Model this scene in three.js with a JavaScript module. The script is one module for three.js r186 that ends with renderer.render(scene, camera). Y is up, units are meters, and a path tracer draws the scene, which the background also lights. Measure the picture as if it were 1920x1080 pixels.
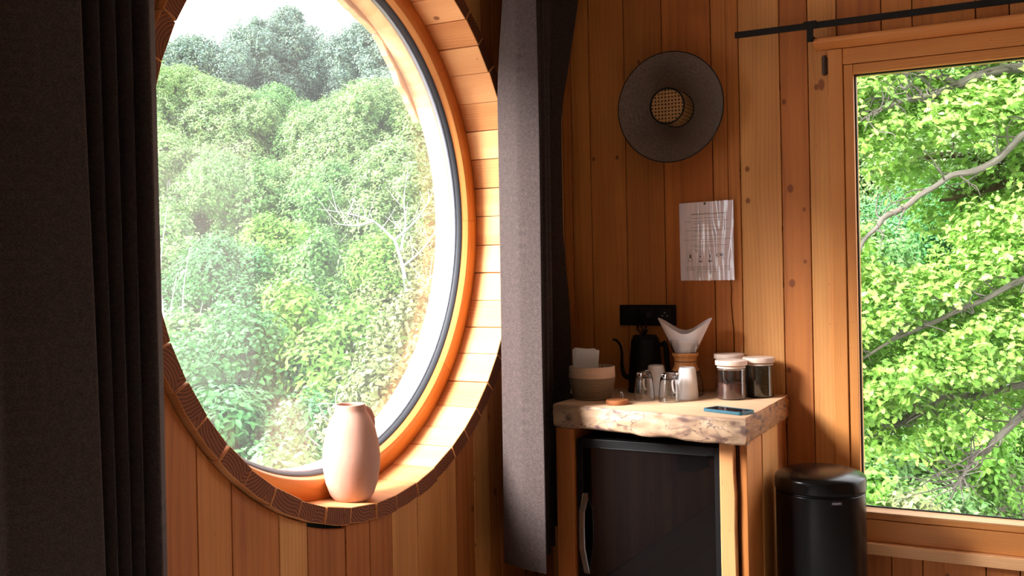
import * as THREE from 'three';
import { mergeGeometries } from 'three/addons/utils/BufferGeometryUtils.js';
import { RoundedBoxGeometry } from 'three/addons/geometries/RoundedBoxGeometry.js';
import { ImprovedNoise } from 'three/addons/math/ImprovedNoise.js';

// ---------------------------------------------------------------- camera, sky, sun, exposure
const scene = new THREE.Scene();
const V = (x, y, z) => new THREE.Vector3(x, y, z);
const EYE = V(1.84, 1.40, 3.74), YAW = 0.4977, ROLL = 0.0192, FOCAL = 1916.25;
const camera = new THREE.PerspectiveCamera(2 * Math.atan(540 / FOCAL) * 180 / Math.PI, 16 / 9, 0.05, 400);
camera.position.copy(EYE);
const FORWARD = V(-Math.sin(YAW), 0, -Math.cos(YAW)), RIGHT = V(Math.cos(YAW), 0, -Math.sin(YAW));
camera.up.copy(V(0, 1, 0).addScaledVector(RIGHT, ROLL).normalize());
camera.lookAt(EYE.clone().add(FORWARD));
camera.setViewOffset(1920, 1080, 0, 35, 1920, 1080);

const SKY = 3.2, SUN = 15, EXPOSURE = 1.6;
{ // bright even overcast: a little brighter towards the zenith
  const w = 64, h = 32, d = new Float32Array(w * h * 4);
  for (let j = 0; j < h; j++) for (let i = 0; i < w; i++) {
    const up = Math.max(0, Math.sin((j + 0.5) / h * Math.PI - Math.PI / 2)), s = SKY * (0.82 + 0.5 * up);
    d.set([s * 0.985, s, s * 1.03, 1], (j * w + i) * 4);
  }
  const t = new THREE.DataTexture(d, w, h, THREE.RGBAFormat, THREE.FloatType);
  t.mapping = THREE.EquirectangularReflectionMapping; t.magFilter = THREE.LinearFilter; t.needsUpdate = true;
  scene.background = t;
}
const sun = new THREE.DirectionalLight(new THREE.Color(1, 0.98, 0.96), SUN);
sun.position.set(-31, 32, 40); sun.target.position.set(0, 0, 0);
sun.castShadow = true; sun.shadow.radius = 50; sun.shadow.mapSize.set(2048, 2048);
Object.assign(sun.shadow.camera, { left: -45, right: 45, top: 45, bottom: -45, near: 1, far: 160 });
scene.add(sun, sun.target);

const renderer = new THREE.WebGLRenderer({ antialias: true });
renderer.toneMapping = THREE.LinearToneMapping;
renderer.toneMappingExposure = EXPOSURE;
renderer.shadowMap.enabled = true;

// ---------------------------------------------------------------- helpers
function rng(seed) { let a = seed >>> 0; return () => { a = (a + 0x6d2b79f5) | 0; let t = Math.imul(a ^ (a >>> 15), 1 | a); t = (t + Math.imul(t ^ (t >>> 7), 61 | t)) ^ t; return ((t ^ (t >>> 14)) >>> 0) / 4294967296; }; }
const R0 = rng(11);
const P = new ImprovedNoise(), noise = (x, y, z = 0) => P.noise(x, y, z);
const fbm = (x, y, z = 0, n = 4) => { let s = 0, a = 0.5; for (let i = 0; i < n; i++) { s += a * noise(x, y, z + i * 7.3); x *= 2; y *= 2; a *= 0.5; } return s; };
const lerp = THREE.MathUtils.lerp, clamp = THREE.MathUtils.clamp, smooth = THREE.MathUtils.smoothstep;
const rad = (d) => d * Math.PI / 180;
const taken = new Map();
function numbered(name) { const n = taken.get(name) ?? 0; taken.set(name, n + 1); return n ? name + '_' + String(n).padStart(3, '0') : name; }
function shade(o) { o.traverse((m) => { if (m.isMesh) { m.castShadow = true; m.receiveShadow = true; } }); return o; }
function mesh(name, g, m, parent = scene) {
  const o = new THREE.Mesh(g, m);
  o.castShadow = o.receiveShadow = true;
  o.name = parent === scene ? numbered(name) : name + (parent.userData.count?.[name] ? '_' + String(parent.userData.count[name]).padStart(3, '0') : '');
  if (parent !== scene) { parent.userData.count ??= {}; parent.userData.count[name] = (parent.userData.count[name] ?? 0) + 1; }
  parent.add(o);
  return o;
}
function thing(name, label, category, [x, y, z] = [0, 0, 0], turn = 0, group) {
  const o = new THREE.Group(); o.name = numbered(name); scene.add(o);
  o.position.set(x, y, z); o.rotation.y = turn;
  o.userData = { label, category };
  if (group) o.userData.group = group;
  return o;
}
function structure(name) { const o = new THREE.Group(); o.name = numbered(name); o.userData = { kind: 'structure' }; scene.add(o); return o; }
function rename(o, name) { o.name = numbered(name); return o; }
const merge = (list) => mergeGeometries(list.map((g) => { const h = g.index ? g.toNonIndexed() : g; for (const k of Object.keys(h.attributes)) if (!['position', 'normal', 'uv'].includes(k)) h.deleteAttribute(k); return h; }));
const at = (g, x, y, z) => g.translate(x, y, z);
function box(x0, x1, y0, y1, z0, z1, r = 0.002) {
  const w = x1 - x0, h = y1 - y0, d = z1 - z0;
  const g = r ? new RoundedBoxGeometry(w, h, d, 1, Math.min(r, w / 2.01, h / 2.01, d / 2.01)) : new THREE.BoxGeometry(w, h, d);
  // uv in metres, the long side along v
  const p = g.attributes.position, n = g.attributes.normal, uv = g.attributes.uv;
  const long = h >= w && h >= d ? 1 : w >= d ? 0 : 2;
  for (let i = 0; i < p.count; i++) {
    const c = [p.getX(i), p.getY(i), p.getZ(i)], a = [Math.abs(n.getX(i)), Math.abs(n.getY(i)), Math.abs(n.getZ(i))];
    const face = a[0] > a[1] && a[0] > a[2] ? 0 : a[1] > a[2] ? 1 : 2, rest = [0, 1, 2].filter((k) => k !== face);
    const v = rest.includes(long) ? long : rest[1], u = rest.find((k) => k !== v);
    uv.setXY(i, c[u] + 3, c[v] + 3);
  }
  return at(g, (x0 + x1) / 2, (y0 + y1) / 2, (z0 + z1) / 2);
}
function shiftUV(g, du, dv) { const uv = g.attributes.uv; for (let i = 0; i < uv.count; i++) uv.setXY(i, uv.getX(i) + du, uv.getY(i) + dv); return g; }
function lathe(profile, seg = 48, phi0 = 0, phi1 = Math.PI * 2) { return new THREE.LatheGeometry(profile.map(([r, y]) => new THREE.Vector2(r, y)), seg, phi0, phi1); }
function tube(pts, radii, seg = 24, radial = 8, closed = false) { // a tube whose radius follows a list
  const c = new THREE.CatmullRomCurve3(pts.map((p) => (p.isVector3 ? p : V(...p))), closed, 'centripetal');
  const g = new THREE.TubeGeometry(c, seg, 1, radial, closed), p = g.attributes.position, q = V();
  for (let i = 0; i <= seg; i++) {
    const t = i / seg, f = t * (radii.length - 1), k = Math.min(Math.floor(f), radii.length - 2), r = radii.length === 1 ? radii[0] : lerp(radii[k], radii[k + 1], f - k);
    c.getPointAt(t, q);
    for (let j = 0; j <= radial; j++) { const n = i * (radial + 1) + j; p.setXYZ(n, q.x + (p.getX(n) - q.x) * r, q.y + (p.getY(n) - q.y) * r, q.z + (p.getZ(n) - q.z) * r); }
  }
  return g;
}
// a grid surface from f(u, v) -> [x, y, z], made into a sheet with thickness when th > 0
function grid(f, nu, nv, th = 0, uvs = [1, 1]) {
  const pos = [], uv = [], idx = [], W = nu + 1;
  for (let j = 0; j <= nv; j++) for (let i = 0; i <= nu; i++) { pos.push(...f(i / nu, j / nv)); uv.push(i / nu * uvs[0], j / nv * uvs[1]); }
  for (let j = 0; j < nv; j++) for (let i = 0; i < nu; i++) { const a = j * W + i; idx.push(a, a + 1, a + W, a + 1, a + W + 1, a + W); }
  const g = new THREE.BufferGeometry();
  g.setAttribute('position', new THREE.Float32BufferAttribute(pos, 3)); g.setAttribute('uv', new THREE.Float32BufferAttribute(uv, 2)); g.setIndex(idx);
  g.computeVertexNormals();
  if (!th) return g;
  const n = g.attributes.normal, N = pos.length / 3, pos2 = pos.slice(), uv2 = uv.concat(uv), nor = Array.from(n.array), nor2 = nor.map((x) => -x), id2 = idx.slice();
  for (let i = 0; i < N; i++) for (let c = 0; c < 3; c++) pos2.push(pos[i * 3 + c] - nor[i * 3 + c] * th);
  for (let k = 0; k < idx.length; k += 3) id2.push(idx[k] + N, idx[k + 2] + N, idx[k + 1] + N);
  const side = (a, b) => id2.push(a, a + N, b, b, a + N, b + N);
  for (let i = 0; i < nu; i++) { side(i, i + 1); side(nv * W + i + 1, nv * W + i); }
  for (let j = 0; j < nv; j++) { side((j + 1) * W, j * W); side(j * W + nu, (j + 1) * W + nu); }
  const o = new THREE.BufferGeometry();
  o.setAttribute('position', new THREE.Float32BufferAttribute(pos2, 3)); o.setAttribute('normal', new THREE.Float32BufferAttribute(nor.concat(nor2), 3)); o.setAttribute('uv', new THREE.Float32BufferAttribute(uv2, 2)); o.setIndex(id2);
  return o;
}
function extrude(points, depth, bevel = 0.0018, curve = 12) { // points: [[x, y]...] or a Shape; along +z
  const s = points instanceof THREE.Shape ? points : new THREE.Shape(points.map(([x, y]) => new THREE.Vector2(x, y)));
  return new THREE.ExtrudeGeometry(s, { depth: depth - 2 * bevel, bevelEnabled: bevel > 0, bevelThickness: bevel, bevelSize: bevel, bevelOffset: -bevel, bevelSegments: 1, curveSegments: curve, steps: 1 }).translate(0, 0, bevel);
}

// ---------------------------------------------------------------- textures and materials
function dataTexture(w, h, f, srgb = true) {
  const d = new Uint8Array(w * h * 4);
  for (let j = 0; j < h; j++) for (let i = 0; i < w; i++) { const c = f(i / w, j / h); const o = (j * w + i) * 4; d[o] = clamp(c[0], 0, 255); d[o + 1] = clamp(c[1], 0, 255); d[o + 2] = clamp(c[2], 0, 255); d[o + 3] = c[3] ?? 255; }
  const t = new THREE.DataTexture(d, w, h);
  if (srgb) t.colorSpace = THREE.SRGBColorSpace;
  t.wrapS = t.wrapT = THREE.MirroredRepeatWrapping; t.magFilter = t.minFilter = THREE.LinearFilter; t.needsUpdate = true;
  return t;
}
// sawn softwood, grain along v; covers 0.36 m x 1.5 m
function woodTexture(seed, light, dark, rings, knots, w = 384, h = 1280) {
  const r = rng(seed), K = [];
  for (let i = 0; i < knots; i++) K.push({ x: r() * 0.36, y: r() * 1.5, s: 0.005 + r() * 0.009, e: 1.2 + r() * 0.7 });
  const S = [];
  for (let i = 0; i < 26; i++) S.push([r() * 0.36, r() * 1.5, 0.0012 + r() * 0.0016]);
  const z = seed * 3.7, tilt = (r() - 0.5) * 0.05;
  return dataTexture(w, h, (u, v) => {
    const x = u * 0.36, y = v * 1.5;
    let q = x + tilt * y + 0.05 * fbm(x * 5, y * 0.7, z, 3) + 0.02 * noise(x * 2, y * 0.35, z + 9), kn = 0;
    for (const k of K) {
      const dx = x - k.x, dy = (y - k.y) / k.e, d = Math.hypot(dx, dy);
      q += 1.5 * k.s * Math.sign(dx) * Math.exp(-d / (k.s * 2.2)) * (1 - Math.exp(-Math.abs(dx) / k.s));
      kn = Math.max(kn, smooth(k.s * 1.15 - d, 0, k.s * 0.5) * (0.75 + 0.25 * Math.sin(d * 3200)));
    }
    const t = q * rings, s = t - Math.floor(t);
    const ring = smooth(s, 0.25, 0.9) * (1 - smooth(s, 0.93, 1.0));
    const fibre = fbm(x * 420, y * 9, z + 3, 2), blotch = fbm(x * 9, y * 1.6, z + 20, 3), wide = smooth(0.5 + fbm(x * 16, y * 0.25, z + 40, 2), 0.3, 0.75);
    let a = 0.27 * ring * (0.35 + 0.65 * wide) + 0.22 * fibre + 0.6 * blotch + 0.22 * wide;
    let c = [0, 1, 2].map((k) => lerp(light[k], dark[k], clamp(a, -0.25, 1.15)));
    let dot = kn;
    for (const p of S) { const d = Math.hypot(x - p[0], (y - p[1]) * 0.8); if (d < p[2]) dot = Math.max(dot, 0.8 * (1 - d / p[2])); }
    c = c.map((e, k) => lerp(e, [98, 44, 18][k], dot * 0.78));
    return c;
  });
}
const woodMaps = [
  woodTexture(1, [206, 130, 62], [156, 84, 32], 48, 5), woodTexture(2, [196, 118, 54], [142, 74, 27], 34, 6),
  woodTexture(3, [222, 156, 88], [178, 110, 54], 60, 6), woodTexture(4, [190, 114, 52], [136, 70, 26], 40, 7),
];
for (const t of woodMaps) t.repeat.set(1 / 0.36, 1 / 1.5);
const std = (o) => new THREE.MeshStandardMaterial(o);
const phys = (o) => new THREE.MeshPhysicalMaterial(o);
const woods = [];
for (const t of woodMaps) for (const c of [[1, 1, 1], [0.84, 0.79, 0.74], [0.98, 0.95, 0.92]]) woods.push(std({ map: t, bumpMap: t, bumpScale: 0.0006, roughness: 0.62, color: new THREE.Color(...c) }));
const paleBounce = std({ map: null, color: new THREE.Color(0.78, 0.76, 0.74), roughness: 0.7 }), greyBoard = std({ color: new THREE.Color(0.34, 0.31, 0.29), roughness: 0.6 });  // for unseen surfaces, toned to bounce neutral light into the room
const anyWood = (r) => woods[Math.floor(r() * woods.length)];
const paleMap = woodTexture(7, [228, 182, 132], [196, 140, 88], 80, 1); paleMap.repeat.set(1 / 0.36, 1 / 1.5);
const roughMap = woodTexture(8, [238, 178, 118], [206, 132, 76], 150, 3); roughMap.repeat.set(1 / 0.36, 1 / 1.5);
const roughMap2 = woodTexture(9, [230, 164, 102], [192, 116, 64], 110, 2); roughMap2.repeat.set(1 / 0.36, 1 / 1.5);
const liningWoods = [roughMap, roughMap2].flatMap((t) => [[1, 1, 1], [0.92, 0.86, 0.8], [1, 0.95, 0.92]].map((c) => std({ map: t, bumpMap: t, bumpScale: 0.0012, roughness: 0.75, color: new THREE.Color(...c) })));
const frameMap = woodTexture(12, [226, 160, 92], [190, 118, 58], 120, 0); frameMap.repeat.set(1 / 0.36, 1 / 1.5);
const frameWood = std({ map: frameMap, bumpMap: frameMap, bumpScale: 0.0002, roughness: 0.42, color: new THREE.Color(0.98, 0.88, 0.78) });
const frameWoodDark = std({ map: frameMap, roughness: 0.5, color: new THREE.Color(0.8, 0.7, 0.62) });
const paleWood = std({ map: paleMap, bumpMap: paleMap, bumpScale: 0.0003, roughness: 0.55 });
// end grain: growth rings round a pith that lies off the board; uv in metres
const endMaps = [[0.05, 0.09], [-0.03, 0.04], [0.13, 0.02]].map(([cx, cy], k) => {
  const t = dataTexture(256, 256, (u, v) => {
    const x = u * 0.16, y = v * 0.16, d = Math.hypot(x - 0.06 - cx, y - 0.02 - cy) + 0.006 * fbm(x * 22, y * 22, k * 5, 3);
    const s = d * 105 - Math.floor(d * 105), ring = smooth(s, 0.3, 0.85) * (1 - smooth(s, 0.92, 1)), f = fbm(x * 260, y * 260, k, 2);
    const a = 0.75 * ring + 0.3 * f + 0.2 * fbm(x * 18, y * 18, k + 4, 2);
    return [lerp(150, 84, a), lerp(90, 42, a), lerp(52, 22, a)];
  });
  t.repeat.set(1 / 0.16, 1 / 0.16);
  return t;
});
const endGrain = endMaps.map((t) => std({ map: t, bumpMap: t, bumpScale: 0.0008, roughness: 0.8, color: new THREE.Color(0.9, 0.8, 0.75) }));
const darkFelt = std({ color: new THREE.Color(0.012, 0.008, 0.006), roughness: 0.95 });
const black = phys({ color: new THREE.Color(0.006, 0.006, 0.0065), roughness: 0.42, specularIntensity: 0.6 });
const blackMatt = phys({ color: new THREE.Color(0.005, 0.0048, 0.0048), roughness: 0.5, specularIntensity: 0.4 });
const rubber = std({ color: new THREE.Color(0.05, 0.055, 0.065), roughness: 0.55 });
const steel = std({ color: new THREE.Color(0.55, 0.54, 0.53), metalness: 1, roughness: 0.28 });
const pane = phys({ color: 0xffffff, transmission: 1, thickness: 0, roughness: 0, ior: 1.5 });
const hazePane = phys({ color: new THREE.Color(0.98, 0.99, 1), transmission: 1, thickness: 0, roughness: 0.165, ior: 1.5 });  // slight roughness added to lay a pale haze over the view
const clearGlass = phys({ color: 0xffffff, transmission: 1, thickness: 0.003, roughness: 0.0, ior: 1.48 });
const paper = std({ color: new THREE.Color(0.88, 0.82, 0.81), roughness: 0.85 });
const filterPaper = phys({ color: new THREE.Color(0.9, 0.84, 0.85), roughness: 0.95, transmission: 0.3, thickness: 0 });

// tweed for the curtains
const tweedMap = (() => {
  const r = rng(77), W = 512, cell = new Float32Array(W * W).map(() => r());
  const t = dataTexture(W, W, (u, v) => {
    const i = Math.floor(u * W), j = Math.floor(v * W), warp = cell[(j >> 1) % W * W + (i >> 1)], weft = cell[(j % W) * W + ((i >> 2) + 200) % W];
    const f = 0.35 + 0.75 * (0.5 * warp + 0.5 * weft) + 0.15 * fbm(u * 20, v * 20, 2, 3);
    return [180 * f, 164 * f, 158 * f];
  });
  t.repeat.set(1 / 0.3, 1 / 0.3);
  return t;
})();
const curtainCloth = phys({ map: tweedMap, bumpMap: tweedMap, bumpScale: 0.0006, color: new THREE.Color(0.19, 0.148, 0.142), roughness: 0.95, sheen: 0.25, sheenRoughness: 0.7, sheenColor: new THREE.Color(0.5, 0.45, 0.48) });
const linen = std({ map: tweedMap, color: new THREE.Color(0.76, 0.66, 0.58), roughness: 0.95 });

// ---------------------------------------------------------------- the room: corner at the origin, wall_left in x = 0, wall_back in z = 0
const ROOM = { w: 3.9, l: 5.2, h: 2.75 };
const YC = 1.588, ZC = 1.2086, RI = 0.8845, RO = 0.933;      // the round opening

// boards of a wall: shape drawn in (across, up), pushed out by `thick`; place() brings it onto the wall
function plankPart(parent, pts, thick, place, r, m) {
  const g = extrude(pts, thick, 0.0016);
  shiftUV(g, r() * 3, r() * 5);
  place(g);
  return mesh('plank', g, m ?? anyWood(r), parent);
}
const SIDE = { z0: 3.3, z1: 4.8, y0: 0.40, y1: 2.0 };   // unseen window added in wall_left to let in more daylight
{ // wall_left, pierced by the round window
  const w = structure('wall_left'), r = rng(3);
  const s = new THREE.Shape([[0.3, -0.1], [-ROOM.l - 0.2, -0.1], [-ROOM.l - 0.2, ROOM.h + 0.1], [0.3, ROOM.h + 0.1]].map(([x, y]) => new THREE.Vector2(x, y)));
  const hole = new THREE.Path(); hole.absarc(-ZC, YC, 0.947, 0, Math.PI * 2, true); s.holes.push(hole);
  s.holes.push(new THREE.Path([[-SIDE.z0, SIDE.y0], [-SIDE.z1, SIDE.y0], [-SIDE.z1, SIDE.y1], [-SIDE.z0, SIDE.y1]].map(([x, y]) => new THREE.Vector2(x, y))));
  mesh('wall_core', extrude(s, 0.2, 0, 96).rotateY(Math.PI / 2).translate(-0.246, 0, 0), darkFelt, w);
  const joints = [0, 0.13, 0.27, 0.43, 0.52, 0.623, 0.741, 0.846, 0.985, 1.128, 1.243, 1.359, 1.527, 1.642, 1.816, 1.932, 2.05, 2.16, 2.27, 2.41, 2.5, 2.62, 2.75, 2.9, 3.02, 3.16, 3.3, 3.42, 3.56, 3.7, 3.84, 3.95, 4.1, 4.22, 4.37, 4.5, 4.64, 4.8, 4.92, 5.07, 5.2];
  for (let i = 0; i + 1 < joints.length; i++) {
    const a = joints[i] + 0.0016, b = joints[i + 1] - 0.0016, R = Math.abs((a + b) / 2 - 1.443) < 0.02 ? 0.946 : RO + 0.004, top = ROOM.h;
    const inA = Math.abs(a - ZC) < R, inB = Math.abs(b - ZC) < R, dy = (z) => Math.sqrt(Math.max(0, R * R - (z - ZC) ** 2));
    const N = 8, zs = Array.from({ length: N + 1 }, (_, k) => lerp(a, b, k / N)), polys = [];
    if (inA && inB) {
      polys.push([[a, 0], [b, 0], ...zs.slice().reverse().map((z) => [z, YC - dy(z)])]);
      polys.push([[a, top], ...zs.map((z) => [z, YC + dy(z)]), [b, top]]);
    } else if (inA || inB) {
      const zi = inA ? a : b, zo = inA ? b : a, e = Math.acos(clamp(Math.abs(zi - ZC) / R, -1, 1)), sg = Math.sign(zo - ZC), arc = [];
      for (let k = 0; k <= 14; k++) { const t = lerp(e, -e, k / 14); arc.push([ZC + sg * R * Math.cos(t), YC + R * Math.sin(t)]); }
      polys.push([[zo, 0], [zo, top], [zi, top], ...arc, [zi, 0]]);
    } else if (b > SIDE.z0 + 0.02 && a < SIDE.z1 - 0.02) polys.push([[a, 0], [b, 0], [b, SIDE.y0], [a, SIDE.y0]], [[a, SIDE.y1], [b, SIDE.y1], [b, top], [a, top]]);
    else polys.push([[a, 0], [b, 0], [b, top], [a, top]]);
    const m = anyWood(r), lift = (r() - 0.5) * 0.002;
    for (const p of polys) plankPart(w, p.map(([z, y]) => [-z, y]), 0.02, (g) => g.rotateY(Math.PI / 2).translate(-0.043 + lift, 0, 0), r, m);
  }
}
const WIN = { x0: 1.105, x1: 2.95, y0: 0.425, y1: 2.145 };
{ // wall_back with the square window
  const w = structure('wall_back'), r = rng(8);
  const s = new THREE.Shape([[-0.3, -0.1], [ROOM.w + 0.2, -0.1], [ROOM.w + 0.2, ROOM.h + 0.1], [-0.3, ROOM.h + 0.1]].map(([x, y]) => new THREE.Vector2(x, y)));
  s.holes.push(new THREE.Path([[WIN.x0, WIN.y0], [WIN.x0, WIN.y1], [WIN.x1, WIN.y1], [WIN.x1, WIN.y0]].map(([x, y]) => new THREE.Vector2(x, y))));
  mesh('wall_core', extrude(s, 0.2, 0).translate(0, 0, -0.222), darkFelt, w);
  const joints = [-0.04, 0.053, 0.092, 0.174, 0.324, 0.481, 0.675, 0.78, 0.932, 1.033, 1.135, 1.286, 1.387, 1.585, 1.687, 1.82, 1.95, 2.06, 2.22, 2.35, 2.47, 2.6, 2.74, 2.86, 3.0, 3.12, 3.27, 3.4, 3.52, 3.66, 3.78, 3.9];
  for (let i = 0; i + 1 < joints.length; i++) {
    const a = joints[i] + 0.0016, b = joints[i + 1] - 0.0016, lift = (r() - 0.5) * 0.002, put = (g) => g.translate(0, 0, -0.02 + lift), m = [7, 8, 6].includes(i) ? woods[[0, 6, 3][[6, 7, 8].indexOf(i)]] : anyWood(r);
    const cutA = a > WIN.x0 - 0.01 && a < WIN.x1, cutB = b > WIN.x0 && b < WIN.x1 + 0.01;
    if (cutA || cutB) {
      const l = cutA ? a : WIN.x0, q = cutB ? b : WIN.x1;
      plankPart(w, cutA ? [[a, 0], [b, 0], [b, WIN.y0], [a, WIN.y0]] : [[a, 0], [b, 0], [b, WIN.y0], [WIN.x0, WIN.y0], [WIN.x0, WIN.y1], [b, WIN.y1], [b, ROOM.h], [a, ROOM.h]], 0.02, put, r, m);
      if (cutA) plankPart(w, [[l, WIN.y1], [q, WIN.y1], [q, ROOM.h], [l, ROOM.h]], 0.02, put, r, m);
      if (cutA && !cutB) plankPart(w, [[WIN.x1, 0], [b, 0], [b, ROOM.h], [WIN.x1, ROOM.h]], 0.02, put, r, m);
    } else if (i === 6) { // this plank is split by a long crack
      plankPart(w, [[a, 0], [0.742, 0], [0.738, 0.6], [0.741, 1.15], [0.733, 1.27], [0.737, 1.31], [0.731, 1.36], [0.733, ROOM.h], [a, ROOM.h]], 0.02, put, r, m);
      plankPart(w, [[0.7445, 0], [b, 0], [b, ROOM.h], [0.7335, ROOM.h], [0.7335, 1.36], [0.7405, 1.31], [0.737, 1.27], [0.7455, 1.15], [0.7415, 0.6]], 0.02, put, r, m);
    } else plankPart(w, [[a, 0], [b, 0], [b, ROOM.h], [a, ROOM.h]], 0.02, put, r, m);
  }
}
{ // wall_right and wall_front close the room behind the camera
  const w = structure('wall_right'), r = rng(21);
  mesh('wall_core', box(3.922, 4.1, -0.1, 2.85, -0.2, 5.4, 0), darkFelt, w);
  for (let z = 0; z < 5.15;) { const b = Math.min(5.2, z + 0.1 + r() * 0.07); mesh('plank', shiftUV(box(3.9, 3.92, 0, ROOM.h, z + 0.0016, b - 0.0016), r() * 3, r() * 4), anyWood(r), w); z = b; }
  const f = structure('wall_front');
  mesh('wall_core', box(-0.3, 4.1, -0.1, 2.85, 5.222, 5.4, 0), darkFelt, f);
  for (let x = -0.02; x < 3.85;) { const b = Math.min(3.9, x + 0.1 + r() * 0.07); mesh('plank', shiftUV(box(x + 0.0016, b - 0.0016, 0, ROOM.h, 5.2, 5.22), r() * 3, r() * 4), paleBounce, f); x = b; }
  const fl = structure('floor');
  mesh('floor_core', box(-0.3, 4.1, -0.22, -0.024, -0.2, 5.4, 0), darkFelt, fl);
  for (let x = -0.02; x < 3.85;) { const b = Math.min(3.92, x + 0.13 + r() * 0.03); mesh('board', shiftUV(box(x + 0.001, b - 0.001, -0.024, 0, -0.02, 5.2), r() * 3, r() * 4), greyBoard, fl); x = b; }
  const c = structure('ceiling');
  mesh('ceiling_core', box(-0.3, 4.1, 2.774, 2.95, -0.2, 5.4, 0), darkFelt, c);
  for (let z = -0.02; z < 5.15;) { const b = Math.min(5.2, z + 0.12 + r() * 0.04); mesh('board', shiftUV(box(-0.03, 3.9, 2.75, 2.774, z + 0.001, b - 0.001), r() * 3, r() * 4), paleBounce, c); z = b; }
  const win = structure('added_window_3');  // out of view, added to brighten the room
  for (const [y0, y1, z0, z1] of [[SIDE.y0, SIDE.y0 + 0.08, SIDE.z0, SIDE.z1], [SIDE.y1 - 0.08, SIDE.y1, SIDE.z0, SIDE.z1], [SIDE.y0 + 0.08, SIDE.y1 - 0.08, SIDE.z0, SIDE.z0 + 0.08], [SIDE.y0 + 0.08, SIDE.y1 - 0.08, SIDE.z1 - 0.08, SIDE.z1]])
    mesh('frame_rail', box(-0.12, -0.018, y0, y1, z0, z1, 0.004), frameWood, win);
  mesh('glass_pane', new THREE.PlaneGeometry(SIDE.z1 - SIDE.z0 - 0.15, SIDE.y1 - SIDE.y0 - 0.15).rotateY(Math.PI / 2).translate(-0.07, (SIDE.y0 + SIDE.y1) / 2, (SIDE.z0 + SIDE.z1) / 2), pane, win);
}

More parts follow.
